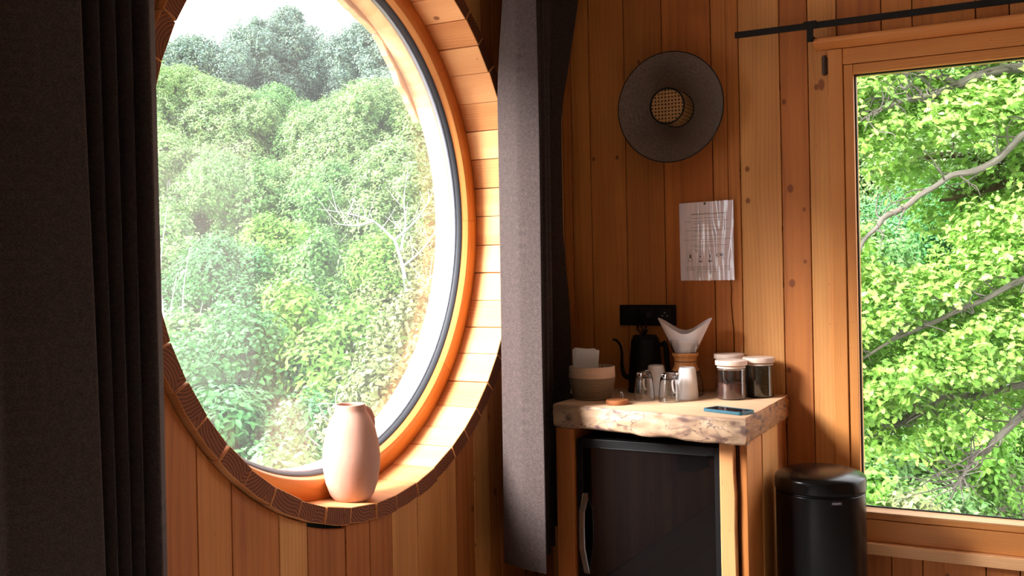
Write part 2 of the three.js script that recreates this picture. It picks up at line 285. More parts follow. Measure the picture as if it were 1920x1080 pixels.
// ---------------------------------------------------------------- window_1: the round window in its barrel of boards
{
  const w = structure('window_1'), r = rng(5);
  const joints = [128.6, 135.8, 143, 150.5, 157.6, 164.7, 171.8, 178.9, 186, 193, 200.1, 207.2, 214.3, 222.1, 229.5, 236.4, 242.5, 250.5, 257.7, 265.2, 272, 279.7, 287, 294.3, 301.8, 309.1, 316.2, 323.1, 330.2, 337.3, 344.5, 351.7, 358.9, 366.1, 373.3, 380.45, 387.8];
  for (let k = 1; k <= 13; k++) joints.push(lerp(387.8, 488.6, k / 14));
  joints.push(488.6);
  const pt = (deg, rr) => [-(ZC + rr * Math.cos(rad(deg))), YC + rr * Math.sin(rad(deg))];
  for (let i = 0; i + 1 < joints.length; i++) {
    const g0 = 0.05 + r() * 0.07, a = joints[i] + g0, b = joints[i + 1] - g0 * 0.6, dr = (r() - 0.5) * 0.003, thick = RO - RI + (r() - 0.5) * 0.006, front = (r() - 0.5) * 0.006;
    const open = i > 24 && i < 30 ? 0.35 : 0.12;   // the lower left boards gape a little on the inside
    const g = extrude([pt(a + open * (r() - 0.3), RI + dr), pt(b - open * r(), RI + dr), pt(b, RI + thick), pt((a + b) / 2, RI + thick + 0.002), pt(a, RI + thick)], 0.245 + front, 0.0018);
    const uv = g.attributes.uv, p = g.attributes.position, caps = g.groups[0].count, mid = pt((a + b) / 2, RI), turn = rad((a + b) / 2) + (r() - 0.5) * 1.2, ou = r() * 0.1, ov = r() * 0.04, du = r() * 2, dv = r() * 3;
    for (let k = 0; k < p.count; k++) {
      if (k < caps) { const x = p.getX(k) - mid[0], y = p.getY(k) - mid[1]; uv.setXY(k, x * Math.cos(turn) - y * Math.sin(turn) + 0.06 + ou, x * Math.sin(turn) + y * Math.cos(turn) + 0.02 + ov); } else uv.setXY(k, uv.getX(k) + du, uv.getY(k) + dv);
    }
    g.rotateY(Math.PI / 2).translate(-0.245, 0, 0);
    mesh('board', g, [endGrain[i % 3], liningWoods[Math.floor(r() * liningWoods.length)]], w);
  }
  const ring = (profile, a = 0, b = Math.PI * 2, seg = 128) => lathe(profile, seg, a, b - a).rotateZ(-Math.PI / 2).translate(0, YC, ZC);
  // the frame, glued up from arcs
  for (let k = 0; k < 9; k++) {
    const a = k / 9 * Math.PI * 2 + 0.35, g = ring([[0.880, -0.25], [0.807, -0.25], [0.807, -0.213], [0.8095, -0.193], [0.813, -0.186], [0.8185, -0.169], [0.823, -0.166], [0.8806, -0.166], [0.8806, -0.25]], a + 0.0006, a + Math.PI * 2 / 9 - 0.0006, 20);
    const uv = g.attributes.uv; for (let q = 0; q < uv.count; q++) uv.setXY(q, uv.getY(q) * 0.1 + k * 0.17, uv.getX(q) * 0.58 + k * 0.3);
    mesh('frame_segment', g, frameWood, w);
  }
  mesh('rubber_gasket', ring([[0.8072, -0.212], [0.800, -0.2125], [0.7985, -0.2105], [0.8005, -0.2], [0.8065, -0.192], [0.8098, -0.190]]), rubber, w);
  const disc = (x) => new THREE.CircleGeometry(0.807, 96).rotateY(Math.PI / 2).translate(x, YC, ZC);
  mesh('glass_pane', disc(-0.208), pane, w);
  mesh('glass_pane', disc(-0.226), hazePane, w);
  mesh('glazing_spacer', ring([[0.807, -0.2095], [0.795, -0.2095], [0.795, -0.2245], [0.807, -0.2245]]), std({ color: new THREE.Color(0.30, 0.32, 0.37), roughness: 0.35, metalness: 0.6 }), w);
  mesh('outer_ring', ring([[0.8065, -0.23], [0.799, -0.232], [0.797, -0.30], [0.93, -0.305], [0.93, -0.251], [0.8065, -0.251]]), paleWood, w);
  // waney-edged trim boards outside, upper right and upper left
  for (const [a0, a1, sd] of [[96, 124, 1], [124.5, 152, 2], [28, 62, 3]]) {
    const pts = [], rr = rng(40 + sd);
    for (let k = 0; k <= 22; k++) { const t = k / 22, a = lerp(a0, a1, t), bump = 0.018 * Math.sin(Math.PI * t) + 0.012 * noise(t * 6, sd * 3.1) + 0.003 * rr(); pts.push(pt(a, 0.800 - Math.max(0, bump))); }
    for (let k = 8; k >= 0; k--) pts.push(pt(lerp(a0, a1, k / 8), 0.94));
    const g = extrude(pts, 0.03, 0.003); shiftUV(g, sd, sd);
    mesh('trim_board', g.rotateY(Math.PI / 2).translate(-0.337, 0, 0), paleWood, w);
  }
}

// ---------------------------------------------------------------- window_2: the square window, its sill, the moulding and the rail above
{
  const w = structure('window_2'), { x0, x1, y0, y1 } = WIN;
  const stile = (a, b, c, d, z0, z1, name, m = frameWood, rr = 0.003) => mesh(name, shiftUV(box(a, b, c, d, z0, z1, rr), a * 3, c * 2), m, w);
  // outer frame
  stile(x0, x0 + 0.05, y0, y1 + 0.012, -0.09, 0.012, 'frame_rail'); stile(x1 - 0.05, x1, y0, y1 + 0.012, -0.09, 0.012, 'frame_rail');
  stile(x0 + 0.05, x1 - 0.05, y1 - 0.045, y1 + 0.012, -0.09, 0.008, 'frame_rail'); stile(x0 + 0.05, x1 - 0.05, y0, y0 + 0.075, -0.09, 0.008, 'frame_rail');
  // sash
  const s0 = x0 + 0.0515, s1 = x1 - 0.0515, t0 = y0 + 0.0765, t1 = y1 - 0.0465;
  stile(s0, s0 + 0.033, t0, t1, -0.08, 0.006, 'sash_rail'); stile(s1 - 0.033, s1, t0, t1, -0.08, 0.006, 'sash_rail');
  stile(s0 + 0.033, s1 - 0.033, t1 - 0.034, t1, -0.08, 0.004, 'sash_rail'); stile(s0 + 0.033, s1 - 0.033, t0, t0 + 0.022, -0.08, 0.004, 'sash_rail');
  // sloping glazing bead at the bottom, gasket, glass
  const gx0 = s0 + 0.033, gx1 = s1 - 0.033, gy0 = t0 + 0.022, gy1 = t1 - 0.034;
  mesh('glazing_bead', extrude([[-0.004, 0], [-0.004, 0.004], [0.024, 0.016], [0.03, 0.016], [0.03, 0]], gx1 - gx0, 0.001).rotateY(Math.PI / 2).translate(gx0, gy0 - 0.001, 0), paleWood, w);
  mesh('rubber_gasket', merge([box(gx0, gx1, gy0 + 0.015, gy0 + 0.019, -0.034, -0.024, 0.001), box(gx0, gx1, gy1 - 0.005, gy1, -0.036, -0.018, 0.001), box(gx0, gx0 + 0.005, gy0, gy1, -0.036, -0.018, 0.001), box(gx1 - 0.005, gx1, gy0, gy1, -0.036, -0.018, 0.001)]), black, w);
  mesh('glass_pane', new THREE.PlaneGeometry(gx1 - gx0 + 0.004, gy1 - gy0 + 0.004).translate((gx0 + gx1) / 2, (gy0 + gy1) / 2, -0.03), pane, w);
  mesh('outer_lining', merge([box(x0 - 0.03, x0 + 0.02, y0, y1, -0.26, -0.092, 0), box(x1 - 0.02, x1 + 0.03, y0, y1, -0.26, -0.092, 0), box(x0, x1, y1 - 0.02, y1 + 0.03, -0.26, -0.092, 0), box(x0, x1, y0 - 0.03, y0 + 0.02, -0.26, -0.092, 0)]), paleWood, w);
  mesh('sill_board', shiftUV(box(x0 + 0.02, x1, 0.385, 0.4245, -0.019, 0.036, 0.004), 1, 2), std({ map: paleMap, roughness: 0.5, color: new THREE.Color(1.2, 1.12, 1.1) }), w);
  const hinge = mesh('hinge', merge([new THREE.CylinderGeometry(0.0085, 0.0085, 0.062, 14).translate(1.0935, 2.103, 0.012), new THREE.CylinderGeometry(0.006, 0.006, 0.07, 12).translate(1.0935, 2.103, 0.012), box(1.094, 1.106, 2.075, 2.131, 0.004, 0.012, 0.001)]), std({ color: new THREE.Color(0.09, 0.06, 0.045), metalness: 0.6, roughness: 0.45 }), w);
  hinge.userData.label = 'dark brown barrel hinge';
  const tr = structure('trim_1');
  mesh('moulding', shiftUV(extrude([[0, 2.158], [-0.018, 2.158], [-0.052, 2.176], [-0.058, 2.184], [-0.058, 2.191], [0, 2.205]], 1.96, 0.002).rotateY(Math.PI / 2).translate(1.062, 0, 0.0005), 0.4, 0.7), frameWood, tr);
}

// ---------------------------------------------------------------- curtains: cloth folded along a plan line, hung from a rail under the ceiling
// plan: [[x, z, ...]] at the top and at the bottom; the cloth runs smoothly through them
function curtainGeometry(plan, y0, y1, tight, th = 0.003) {
  const NV = 26, rows = [];
  for (let j = 0; j <= NV; j++) {
    const v = j / NV, y = lerp(y0, y1, v), pts = plan.map((p) => { const q = p(v); return V(q[0], y, q[1]); });
    const line = [];   // each leg of the fold stays almost flat, with a small round at the turn
    for (let k = 0; k < pts.length; k++) {
      const a = pts[Math.max(0, k - 1)], b = pts[k], c = pts[Math.min(pts.length - 1, k + 1)];
      if (k === 0 || k === pts.length - 1) { line.push(b); continue; }
      const e = Math.min(0.3, tight / a.distanceTo(b)), f = Math.min(0.3, tight / c.distanceTo(b)), A = a.clone().lerp(b, 1 - e), C = c.clone().lerp(b, 1 - f);
      for (let t = 0; t <= 4; t++) { const s = t / 4, m = A.clone().lerp(b, s), n = b.clone().lerp(C, s); line.push(m.lerp(n, s)); }
    }
    rows.push(line);
  }
  const steps = rows[0].map((_, k) => (rows.some((l) => k + 1 < l.length && l[k].distanceTo(l[k + 1]) > 0.03) ? 5 : 1));   // the same for every row
  rows.forEach((line, j) => {
    const full = [];
    for (let k = 0; k + 1 < line.length; k++) for (let t = 0; t < steps[k]; t++) full.push(line[k].clone().lerp(line[k + 1], t / steps[k]));
    full.push(line.at(-1)); rows[j] = full;
  });
  const nu = Math.min(...rows.map((r) => r.length)) - 1;
  const len = rows.map((r) => { let s = 0; return r.map((p, i) => (s += i ? p.distanceTo(r[i - 1]) : 0)); });
  const g = grid((u, v) => { const j = Math.round(v * NV), i = Math.round(u * nu), p = rows[j][i]; return [p.x + 0.003 * noise(p.z * 7, p.y * 1.3, 4), p.y, p.z + 0.003 * noise(p.x * 9, p.y * 1.1, 8)]; }, nu, NV, th);
  const uv = g.attributes.uv, W = nu + 1, N = W * (NV + 1);
  for (let k = 0; k < uv.count; k++) { const n = k % N; uv.setXY(k, len[Math.floor(n / W)][n % W], lerp(y0, y1, Math.floor(n / W) / NV)); }
  return g;
}
const mix2 = (b, t) => (v) => [lerp(b[0], t[0], v), lerp(b[1], t[1], v)];   // bottom, top
{
  const t = thing('curtain', 'dark brown tweed curtain gathered in narrow pleats left of the round window', 'curtain', [0, 0, 0], 0);
  const fixed = (x, z) => mix2([x, z], [x, z]);
  const plan = [
    fixed(0.10, 2.93), fixed(0.21, 2.86), fixed(0.11, 2.74), fixed(0.215, 2.66), mix2([0.12, 2.55], [0.12, 2.575]), mix2([0.115, 2.53], [0.115, 2.555]), mix2([0.20, 2.368], [0.20, 2.437]),
    mix2([0.09, 2.355], [0.09, 2.40]), mix2([0.20, 2.345], [0.20, 2.388]), mix2([0.085, 2.325], [0.085, 2.36]), mix2([0.20, 2.315], [0.20, 2.345]), mix2([0.085, 2.29], [0.085, 2.315]),
    mix2([0.20, 2.284], [0.20, 2.302]), mix2([0.085, 2.26], [0.085, 2.27]), mix2([0.20, 2.240], [0.20, 2.262]), mix2([0.17, 2.20], [0.17, 2.215]), mix2([0.09, 2.20], [0.09, 2.21]),
  ];
  mesh('cloth', curtainGeometry(plan, 0.36, 2.70, 0.008), curtainCloth, t);
  mesh('rail', box(0.125, 0.165, 2.70, 2.75, 2.12, 3.0, 0.003), black, t);
}
{
  const t = thing('curtain', 'brown grey tweed curtain in the corner between round window and coffee counter', 'curtain', [0, 0, 0], 0);
  const swoop = (x, z, list) => (v) => { const y = lerp(0.377, 2.70, v); for (let k = 0; k + 1 < list.length; k++) if (y <= list[k + 1][0] || k + 2 === list.length) return [x + lerp(list[k][1], list[k + 1][1], clamp((y - list[k][0]) / (list[k + 1][0] - list[k][0]), 0, 1)), z]; };
  const plan = [
    mix2([0.13, 0.585], [0.15, 0.585]), (v) => { const y = lerp(0.377, 2.70, v), d = smooth(y, 1.95, 2.5); return [0.093 + 0.034 * d - 0.004 * smooth(1.2 - y, 0, 0.9), 0.622 - 0.005 * d]; }, (v) => { const y = lerp(0.377, 2.70, v); return [0.20 + 0.012 * smooth(y, 2.0, 2.5), 0.668]; }, mix2([0.296, 0.688], [0.296, 0.682]),
    mix2([0.13, 0.590], [0.13, 0.590]), mix2([0.232, 0.556], [0.247, 0.556]), mix2([0.09, 0.52], [0.09, 0.52]), mix2([0.206, 0.47], [0.222, 0.47]), mix2([0.085, 0.43], [0.085, 0.42]), mix2([0.17, 0.362], [0.185, 0.366]),
    mix2([0.075, 0.30], [0.075, 0.30]), swoop(0, 0.10, [[0.3, 0.03], [2.05, 0.03], [2.3, 0.06], [2.7, 0.08]]), swoop(0, 0.062, [[0.3, 0.115], [0.95, 0.104], [1.25, 0.098], [1.55, 0.076], [2.0, 0.078], [2.05, 0.084], [2.2, 0.115], [2.44, 0.16], [2.7, 0.2]]),
  ];
  mesh('cloth', curtainGeometry(plan, 0.377, 2.70, 0.012), curtainCloth, t);
  mesh('rail', box(0.145, 0.185, 2.70, 2.75, 0.05, 0.85, 0.003), black, t);
}
{
  const t = thing('curtain_rail', 'flat black steel rail mounted above the square window', 'rail', [0, 0, 0]);
  mesh('bar', box(0.788, 3.1, 2.227, 2.249, 0.058, 0.070, 0.001), black, t);
  for (const x of [1.048, 2.98]) mesh('bracket', merge([box(x, x + 0.022, 2.179, 2.252, 0.0715, 0.077, 0.001), box(x, x + 0.022, 2.193, 2.199, 0.0, 0.075, 0.001), box(x - 0.012, x + 0.034, 2.224, 2.253, 0.0705, 0.0745, 0.001)]), black, t);
}

// ---------------------------------------------------------------- wall lamp: a fabric dish round a cane drum
{
  const t = thing('wall_lamp', 'round wall lamp with grey fabric dish, black rim and woven cane centre', 'lamp', [0.548, 1.994, 0.0]);
  const turned = (g) => g.rotateX(Math.PI / 2);       // lathes run along +z, out of the wall
  mesh('back_plate', turned(lathe([[0, 0.0005], [0.06, 0.0005], [0.06, 0.02], [0.055, 0.024], [0, 0.024]], 32)), black, t);
  mesh('shade', turned(lathe([[0.066, 0.0225], [0.09, 0.025], [0.125, 0.040], [0.165, 0.070], [0.204, 0.109], [0.2055, 0.1075], [0.167, 0.068], [0.126, 0.0375], [0.09, 0.022], [0.066, 0.0195]], 96)), linen, t);
  mesh('shade_rim', new THREE.TorusGeometry(0.2055, 0.0022, 8, 96).translate(0, 0, 0.108), black, t);
  // cane webbing: holes in a grid, crossed by diagonals
  const cane = (w, h) => dataTexture(512, 512, (u, v) => {
    const x = u * 8, y = v * 8, dx = x - Math.floor(x) - 0.5, dy = y - Math.floor(y) - 0.5, hole = Math.hypot(dx, dy) < 0.27 || Math.abs(dx) + Math.abs(dy) < 0.31;
    const f = 0.75 + 0.35 * fbm(x * 3, y * 3, 1, 2) + 0.18 * Math.sin((x + y) * 12) * Math.sin((x - y) * 12);
    return hole ? [24, 11, 5] : [238 * f, 180 * f, 112 * f];
  });
  const frontMap = cane(); frontMap.wrapS = frontMap.wrapT = THREE.RepeatWrapping; frontMap.repeat.set(1.25, 1.25);
  const sideMap = frontMap.clone(); sideMap.repeat.set(3.6, 0.9);
  mesh('cane_side', turned(lathe([[0.0655, 0.024], [0.0655, 0.135]], 64)), std({ map: sideMap, bumpMap: sideMap, bumpScale: 0.001, roughness: 0.55 }), t);
  mesh('cane_front', new THREE.CircleGeometry(0.0655, 48).translate(0, 0, 0.1345), std({ map: frontMap, bumpMap: frontMap, bumpScale: 0.001, roughness: 0.55 }), t);
  mesh('drum_ring', new THREE.TorusGeometry(0.0655, 0.0036, 8, 64).translate(0, 0, 0.1345), black, t);
  mesh('drum_ring', new THREE.TorusGeometry(0.0665, 0.002, 8, 64).translate(0, 0, 0.028), black, t);
}

// ---------------------------------------------------------------- laminated sheet
{
  const t = thing('instruction_sheet', 'laminated white sheet of printed instructions pinned to the plank wall', 'paper sheet', [0.6485, 1.4925, 0.0105], -0.06);
  const W = 525, H = 730, cv = document.createElement('canvas'); cv.width = W; cv.height = H;
  const c = cv.getContext('2d'), r = rng(9);
  c.fillStyle = '#f1edf0'; c.fillRect(0, 0, W, H);
  const line = (cx, y, w, h, ink) => { c.fillStyle = ink; for (let x = cx - w / 2; x < cx + w / 2;) { const l = 5 + r() * 17; for (let q = x; q < x + l; q += 3) c.fillRect(q, y - h / 2 + (r() - 0.5) * h * 0.5, 2, h * (0.6 + r() * 0.5)); x += l + 5; } };
  line(W / 2 + 20, 112, 330, 10, '#222');
  for (const [y, w] of [[150, 300], [180, 430], [200, 300], [234, 330], [262, 430], [272, 250], [315, 330]]) line(W / 2 + 8, y, w, 4.5, '#555');
  for (const [y, w] of [[350, 450], [370, 170], [403, 350], [417, 230]]) line(W / 2, y, w, 4.5, '#555');
  for (const [y, w] of [[604, 420], [620, 420], [634, 430], [652, 220]]) line(W / 2 + 10, y, w, 5, '#505050');
  c.strokeStyle = c.fillStyle = '#3a3638'; c.lineWidth = 3;
  const flask = (x, y) => { c.beginPath(); c.moveTo(x - 12, y - 50); c.lineTo(x - 3, y - 14); c.lineTo(x - 19, y + 36); c.quadraticCurveTo(x, y + 48, x + 19, y + 36); c.lineTo(x + 3, y - 14); c.lineTo(x + 12, y - 50); c.stroke(); c.fillRect(x - 8, y - 20, 16, 12); };
  flask(100, 510); c.fillRect(92, 488, 18, 34); c.beginPath(); c.moveTo(88, 452); c.lineTo(112, 440); c.stroke();
  flask(200, 520); c.fillRect(186, 548, 32, 8); c.beginPath(); c.moveTo(140, 436); c.lineTo(166, 462); c.lineTo(176, 440); c.moveTo(180, 450); c.quadraticCurveTo(205, 455, 206, 474); c.stroke();
  flask(294, 520); c.beginPath(); c.moveTo(280, 448); c.lineTo(294, 470); c.lineTo(308, 448); c.stroke(); c.fillRect(278, 544, 14, 14); c.fillRect(298, 544, 14, 14);
  c.beginPath(); c.arc(372, 500, 15, 0, 7); c.moveTo(392, 480); c.lineTo(420, 480); c.lineTo(424, 508); c.lineTo(392, 508); c.closePath(); c.stroke(); c.fillRect(352, 490, 16, 18); c.fillRect(396, 488, 18, 16); c.beginPath(); c.arc(414, 534, 12, 3.3, 6.1); c.lineTo(428, 542); c.stroke();
  const tx = new THREE.CanvasTexture(cv); tx.colorSpace = THREE.SRGBColorSpace;
  const wave = (u, v) => 0.0016 * noise(u * 5 + 0.3, v * 1.4, 2) + 0.0014 * noise(u * 15, v * 2.3, 5) + 0.0022 * Math.sin(u * 3) * (1 - v) * 0.4;
  mesh('sheet', grid((u, v) => [(u - 0.5) * 0.213 + 0.002 * (0.5 - v), (v - 0.5) * 0.2955 + 0.003 * (u - 0.5) * (v > 0.5 ? 1 : 0.2), wave(u, v)], 48, 40, 0.0006), phys({ map: tx, roughness: 0.6, color: new THREE.Color(1.1, 1.04, 1.1) }), t);
  mesh('laminate_film', grid((u, v) => [(u - 0.5) * 0.217 + 0.002 * (0.5 - v), (v - 0.5) * 0.2995 + 0.003 * (u - 0.5) * (v > 0.5 ? 1 : 0.2), 0.0006 + wave(u, v) + 0.0003 * noise(u * 17, v * 2.2, 3)], 64, 40), phys({ color: 0xffffff, transmission: 1, thickness: 0, roughness: 0.02, ior: 1.8 }), t);
  mesh('drawing_pin', lathe([[0, 0.004], [0.003, 0.0035], [0.0042, 0.001], [0.0042, 0]], 16).rotateX(Math.PI / 2).translate(-0.003, 0.141, 0.002), std({ color: new THREE.Color(0.07, 0.06, 0.05), roughness: 0.4 }), t);
  mesh('tape_strip', grid((u, v) => [-0.045 + u * 0.145, -0.146 + v * 0.034, 0.0022 + wave(0.3 + u * 0.68, v * 0.1) + 0.0005 * noise(u * 22, v * 3)], 40, 6), phys({ color: new THREE.Color(1, 1, 1), transmission: 0.92, thickness: 0, roughness: 0.12 }), t);
}

// ---------------------------------------------------------------- triple socket with the kettle's plug
{
  const t = thing('wall_socket', 'long black triple wall socket on the planks behind the kettle', 'socket', [0.406, 1.212, 0]);
  mesh('cover_plate', box(-0.116, 0.116, -0.040, 0.040, 0.0005, 0.010, 0.004), blackMatt, t);
  for (const x of [-0.072, 0, 0.072]) {
    mesh('insert', box(x - 0.026, x + 0.026, -0.027, 0.027, 0.0095, 0.0125, 0.002), black, t);
    if (x >= 0) {
      const ring = mesh('socket_well', lathe([[0.0205, 0.0125], [0.0215, 0.0145], [0.0225, 0.0125]], 32).rotateX(Math.PI / 2).translate(x, 0, 0), black, t);
      for (const [dx, dy] of [[-0.0095, -0.002], [0.0095, -0.002], [0, 0.0095]]) mesh('pin_hole', lathe([[0.0016, 0.0126], [0.0024, 0.0132], [0.003, 0.0126]], 12).rotateX(Math.PI / 2).translate(x + dx, dy, 0), steel, t);
    }
  }
}

// ---------------------------------------------------------------- counter
const TOP = 0.925;
const edgeZ = (x) => lerp(0.525, 0.640, smooth(x, 0.2, 0.97)) + 0.010 * noise(x * 7, 3.3) + 0.004 * noise(x * 22, 1.2);
const slabMap = woodTexture(15, [226, 184, 146], [190, 138, 100], 60, 2); slabMap.repeat.set(1 / 0.36, 1 / 1.5);
const liveMap = dataTexture(1024, 256, (u, v) => {
  const x = u * 0.8, y = v * 0.2, q = fbm(x * 9, y * 22, 1, 4), vein = Math.abs(fbm(x * 7 + q * 1.2, y * 26 + q * 2, 5, 4)), b = smooth(fbm(x * 11, y * 20, 12, 3), 0.05, 0.32), line = 1 - smooth(vein, 0.0, 0.045);
  let c = [200, 168, 134].map((e, k) => lerp(e, [138, 100, 80][k], clamp(0.45 + q * 1.3, 0, 1) * 0.6));
  c = c.map((e, k) => lerp(e, [84, 58, 58][k], clamp(line * 0.75 * smooth(fbm(x * 4, y * 8, 30, 2), -0.2, 0.15) + b * 0.7, 0, 0.9)));
  const dot = noise(x * 160, y * 160, 3) > 0.62 ? 0.7 : 0;
  return c.map((e, k) => lerp(e, [70, 44, 36][k], dot));
});
{
  const t = thing('countertop', 'thick wooden slab counter with pale waney bark edge', 'countertop', [0, 0, 0]);
  const x0 = 0.246, x1 = 0.962, N = 90, T = 0.082, side = (z) => x1 - 0.012 * (1 - z / 0.6) + 0.004 * noise(z * 14, 2) + 0.003 * noise(z * 40, 6);
  const slabWood = std({ map: slabMap, bumpMap: slabMap, bumpScale: 0.0004, roughness: 0.5 });
  // top and underside follow the edge
  const top = grid((u, v) => { const zf = edgeZ(lerp(x0, x1, u)) - 0.008, z = lerp(zf, 0.002, v), x = lerp(x0, side(z) - 0.006, u); return [x, TOP, z]; }, N, 8, 0.012);
  { const uv = top.attributes.uv, p = top.attributes.position; for (let i = 0; i < uv.count; i++) uv.setXY(i, p.getZ(i), p.getX(i)); }
  mesh('slab', merge([top, box(x0, x1 - 0.02, TOP - T + 0.004, TOP - 0.011, 0.002, 0.49, 0)]), slabWood, t);
  const liveMat = std({ map: liveMap, bumpMap: liveMap, bumpScale: 0.0007, roughness: 0.6 });
  const prof = [[-0.008, 0], [-0.003, -0.0015], [0.001, -0.006], [0.002, -0.02], [0.003, -0.035], [0.0, -0.052], [-0.003, -0.066], [-0.006, -0.076], [-0.012, -0.082], [-0.05, -0.082]];
  const edge = grid((u, v) => {
    const f = v * (prof.length - 1), k = Math.min(prof.length - 2, Math.floor(f)), x = lerp(x0, x1, u), rough = Math.sin(Math.PI * clamp(v * 1.15, 0, 1));
    const dz = lerp(prof[k][0], prof[k + 1][0], f - k), dy = lerp(prof[k][1], prof[k + 1][1], f - k);
    return [x + 0.0, TOP + dy + 0.006 * noise(x * 13, v * 3) * smooth(v, 0.6, 0.9), edgeZ(x) + dz + rough * (0.010 * noise(x * 9, v * 2.0, 7) + 0.0035 * noise(x * 24, v * 4, 3) + 0.0008 * noise(x * 70, v * 11, 1))];
  }, 180, 36);
  { const uv = edge.attributes.uv; for (let i = 0; i < uv.count; i++) uv.setXY(i, uv.getX(i) * 0.95 + 0.02, 1 - uv.getY(i) * 0.62); }
  mesh('waney_edge', edge, liveMat, t).userData.label = 'pale stripped bark edge with purple brown veins';
  const endMap = liveMap.clone(); endMap.repeat.set(0.9, 0.8);
  const end = grid((u, v) => {
    const z = lerp(edgeZ(x1), 0.002, u), k = Math.pow(Math.sin(Math.PI * v), 0.5);
    return [side(z) - 0.006 + 0.006 * k + 0.004 * noise(z * 18, v * 3, 5) * k - 0.004 * (1 - u) * 0, TOP - v * (T - 0.004 * u) + 0.003 * noise(z * 30, v * 4, 2) * v, z];
  }, 60, 14);
  mesh('sawn_end', end, std({ map: endMap, bumpMap: endMap, bumpScale: 0.002, roughness: 0.7, color: new THREE.Color(0.72, 0.44, 0.18) }), t).userData.label = 'yellow brown rough end of the slab';
}
{
  const t = thing('cabinet', 'plank-sided wooden cabinet holding the black minibar fridge under the counter', 'cabinet', [0, 0, 0]);
  const r = rng(31), y1 = TOP - 0.084;
  mesh('stile', shiftUV(box(0.249, 0.305, 0.001, y1, 0.488, 0.513, 0.002), 1, 0.5), woods[4], t);
  mesh('side_panel', shiftUV(box(0.296, 0.314, 0.001, y1, 0.006, 0.5125, 0.003), 2, 1), woods[3], t);
  mesh('stile', shiftUV(extrude([[0.846, 0.001], [0.894, 0.001], [0.893, 0.2], [0.896, 0.42], [0.8945, 0.56], [0.897, 0.66], [0.893, 0.74], [0.894, y1], [0.846, y1]], 0.03, 0.003), 0.3, 0.8), liningWoods[2], t);
  t.children.at(-1).geometry.translate(0, 0, 0.51);
  mesh('bark_strip', grid((u, v) => [0.893 + u * 0.026, lerp(0.001, y1, v), 0.512 + 0.006 * noise(u * 3, v * 14) - 0.01 * (1 - u)], 6, 40, 0.01), std({ map: liveMap, bumpMap: liveMap, bumpScale: 0.004, roughness: 0.85, color: new THREE.Color(0.35, 0.16, 0.06) }), t);
  const zs = [0.52, 0.34, 0.135, 0.004];
  for (let k = 0; k < 3; k++) mesh('plank', shiftUV(box(0.907 + 0.002 * (k % 2), 0.931 + 0.003 * (k % 2), 0.001, y1, zs[k + 1] + 0.001, zs[k] - 0.001, 0.003), r(), r() * 3), woods[[0, 6, 9][k]], t);
  mesh('inner_panel', shiftUV(box(0.846, 0.868, 0.001, y1, 0.006, 0.51, 0.001), r(), r()), woods[4], t);
}
{
  const t = thing('fridge', 'black glass-fronted minibar fridge under the slab counter', 'fridge', [0, 0, 0]);
  const x0 = 0.322, x1 = 0.838, y0 = 0.02, y1 = 0.806;
  mesh('body', merge([box(x0, x0 + 0.03, y0, y1, 0.03, 0.462, 0.002), box(x1 - 0.03, x1, y0, y1, 0.03, 0.462, 0.002), box(x0, x1, y1 - 0.035, y1, 0.03, 0.462, 0.002), box(x0, x1, y0, y0 + 0.05, 0.03, 0.462, 0.002), box(x0, x1, y0, y1, 0.02, 0.05, 0.002)]), blackMatt, t);
  const d = mesh('door', merge([box(x0, x0 + 0.022, y0, y1, 0.464, 0.498, 0.002), box(x1 - 0.022, x1, y0, y1, 0.464, 0.498, 0.002), box(x0 + 0.022, x1 - 0.022, y1 - 0.03, y1, 0.464, 0.498, 0.002), box(x0 + 0.022, x1 - 0.022, y0, y0 + 0.05, 0.464, 0.498, 0.002)]), black, t);
  mesh('door_glass', box(x0 + 0.018, x1 - 0.018, y0 + 0.045, y1 - 0.026, 0.486, 0.4965, 0.001), phys({ color: new THREE.Color(0.005, 0.004, 0.004), roughness: 0.02, ior: 1.5, specularIntensity: 1 }), d).userData.label = 'dark mirror-like glass of the door';
  mesh('trim_strip', box(0.412, 0.795, y1 - 0.031, y1 - 0.027, 0.498, 0.5005, 0.0008), black, d);
  mesh('handle', merge([
    extrude([[0.0, 0.616], [0.0, 0.600], [0.036, 0.560], [0.040, 0.500], [0.038, 0.430], [0.004, 0.340], [0.0, 0.335], [0.0, 0.350], [0.032, 0.434], [0.0335, 0.500], [0.030, 0.556]].map(([z, y]) => [-z, y]), 0.021, 0.0012).rotateY(Math.PI / 2).translate(0.342, 0, 0.4965)]), steel, d);
}

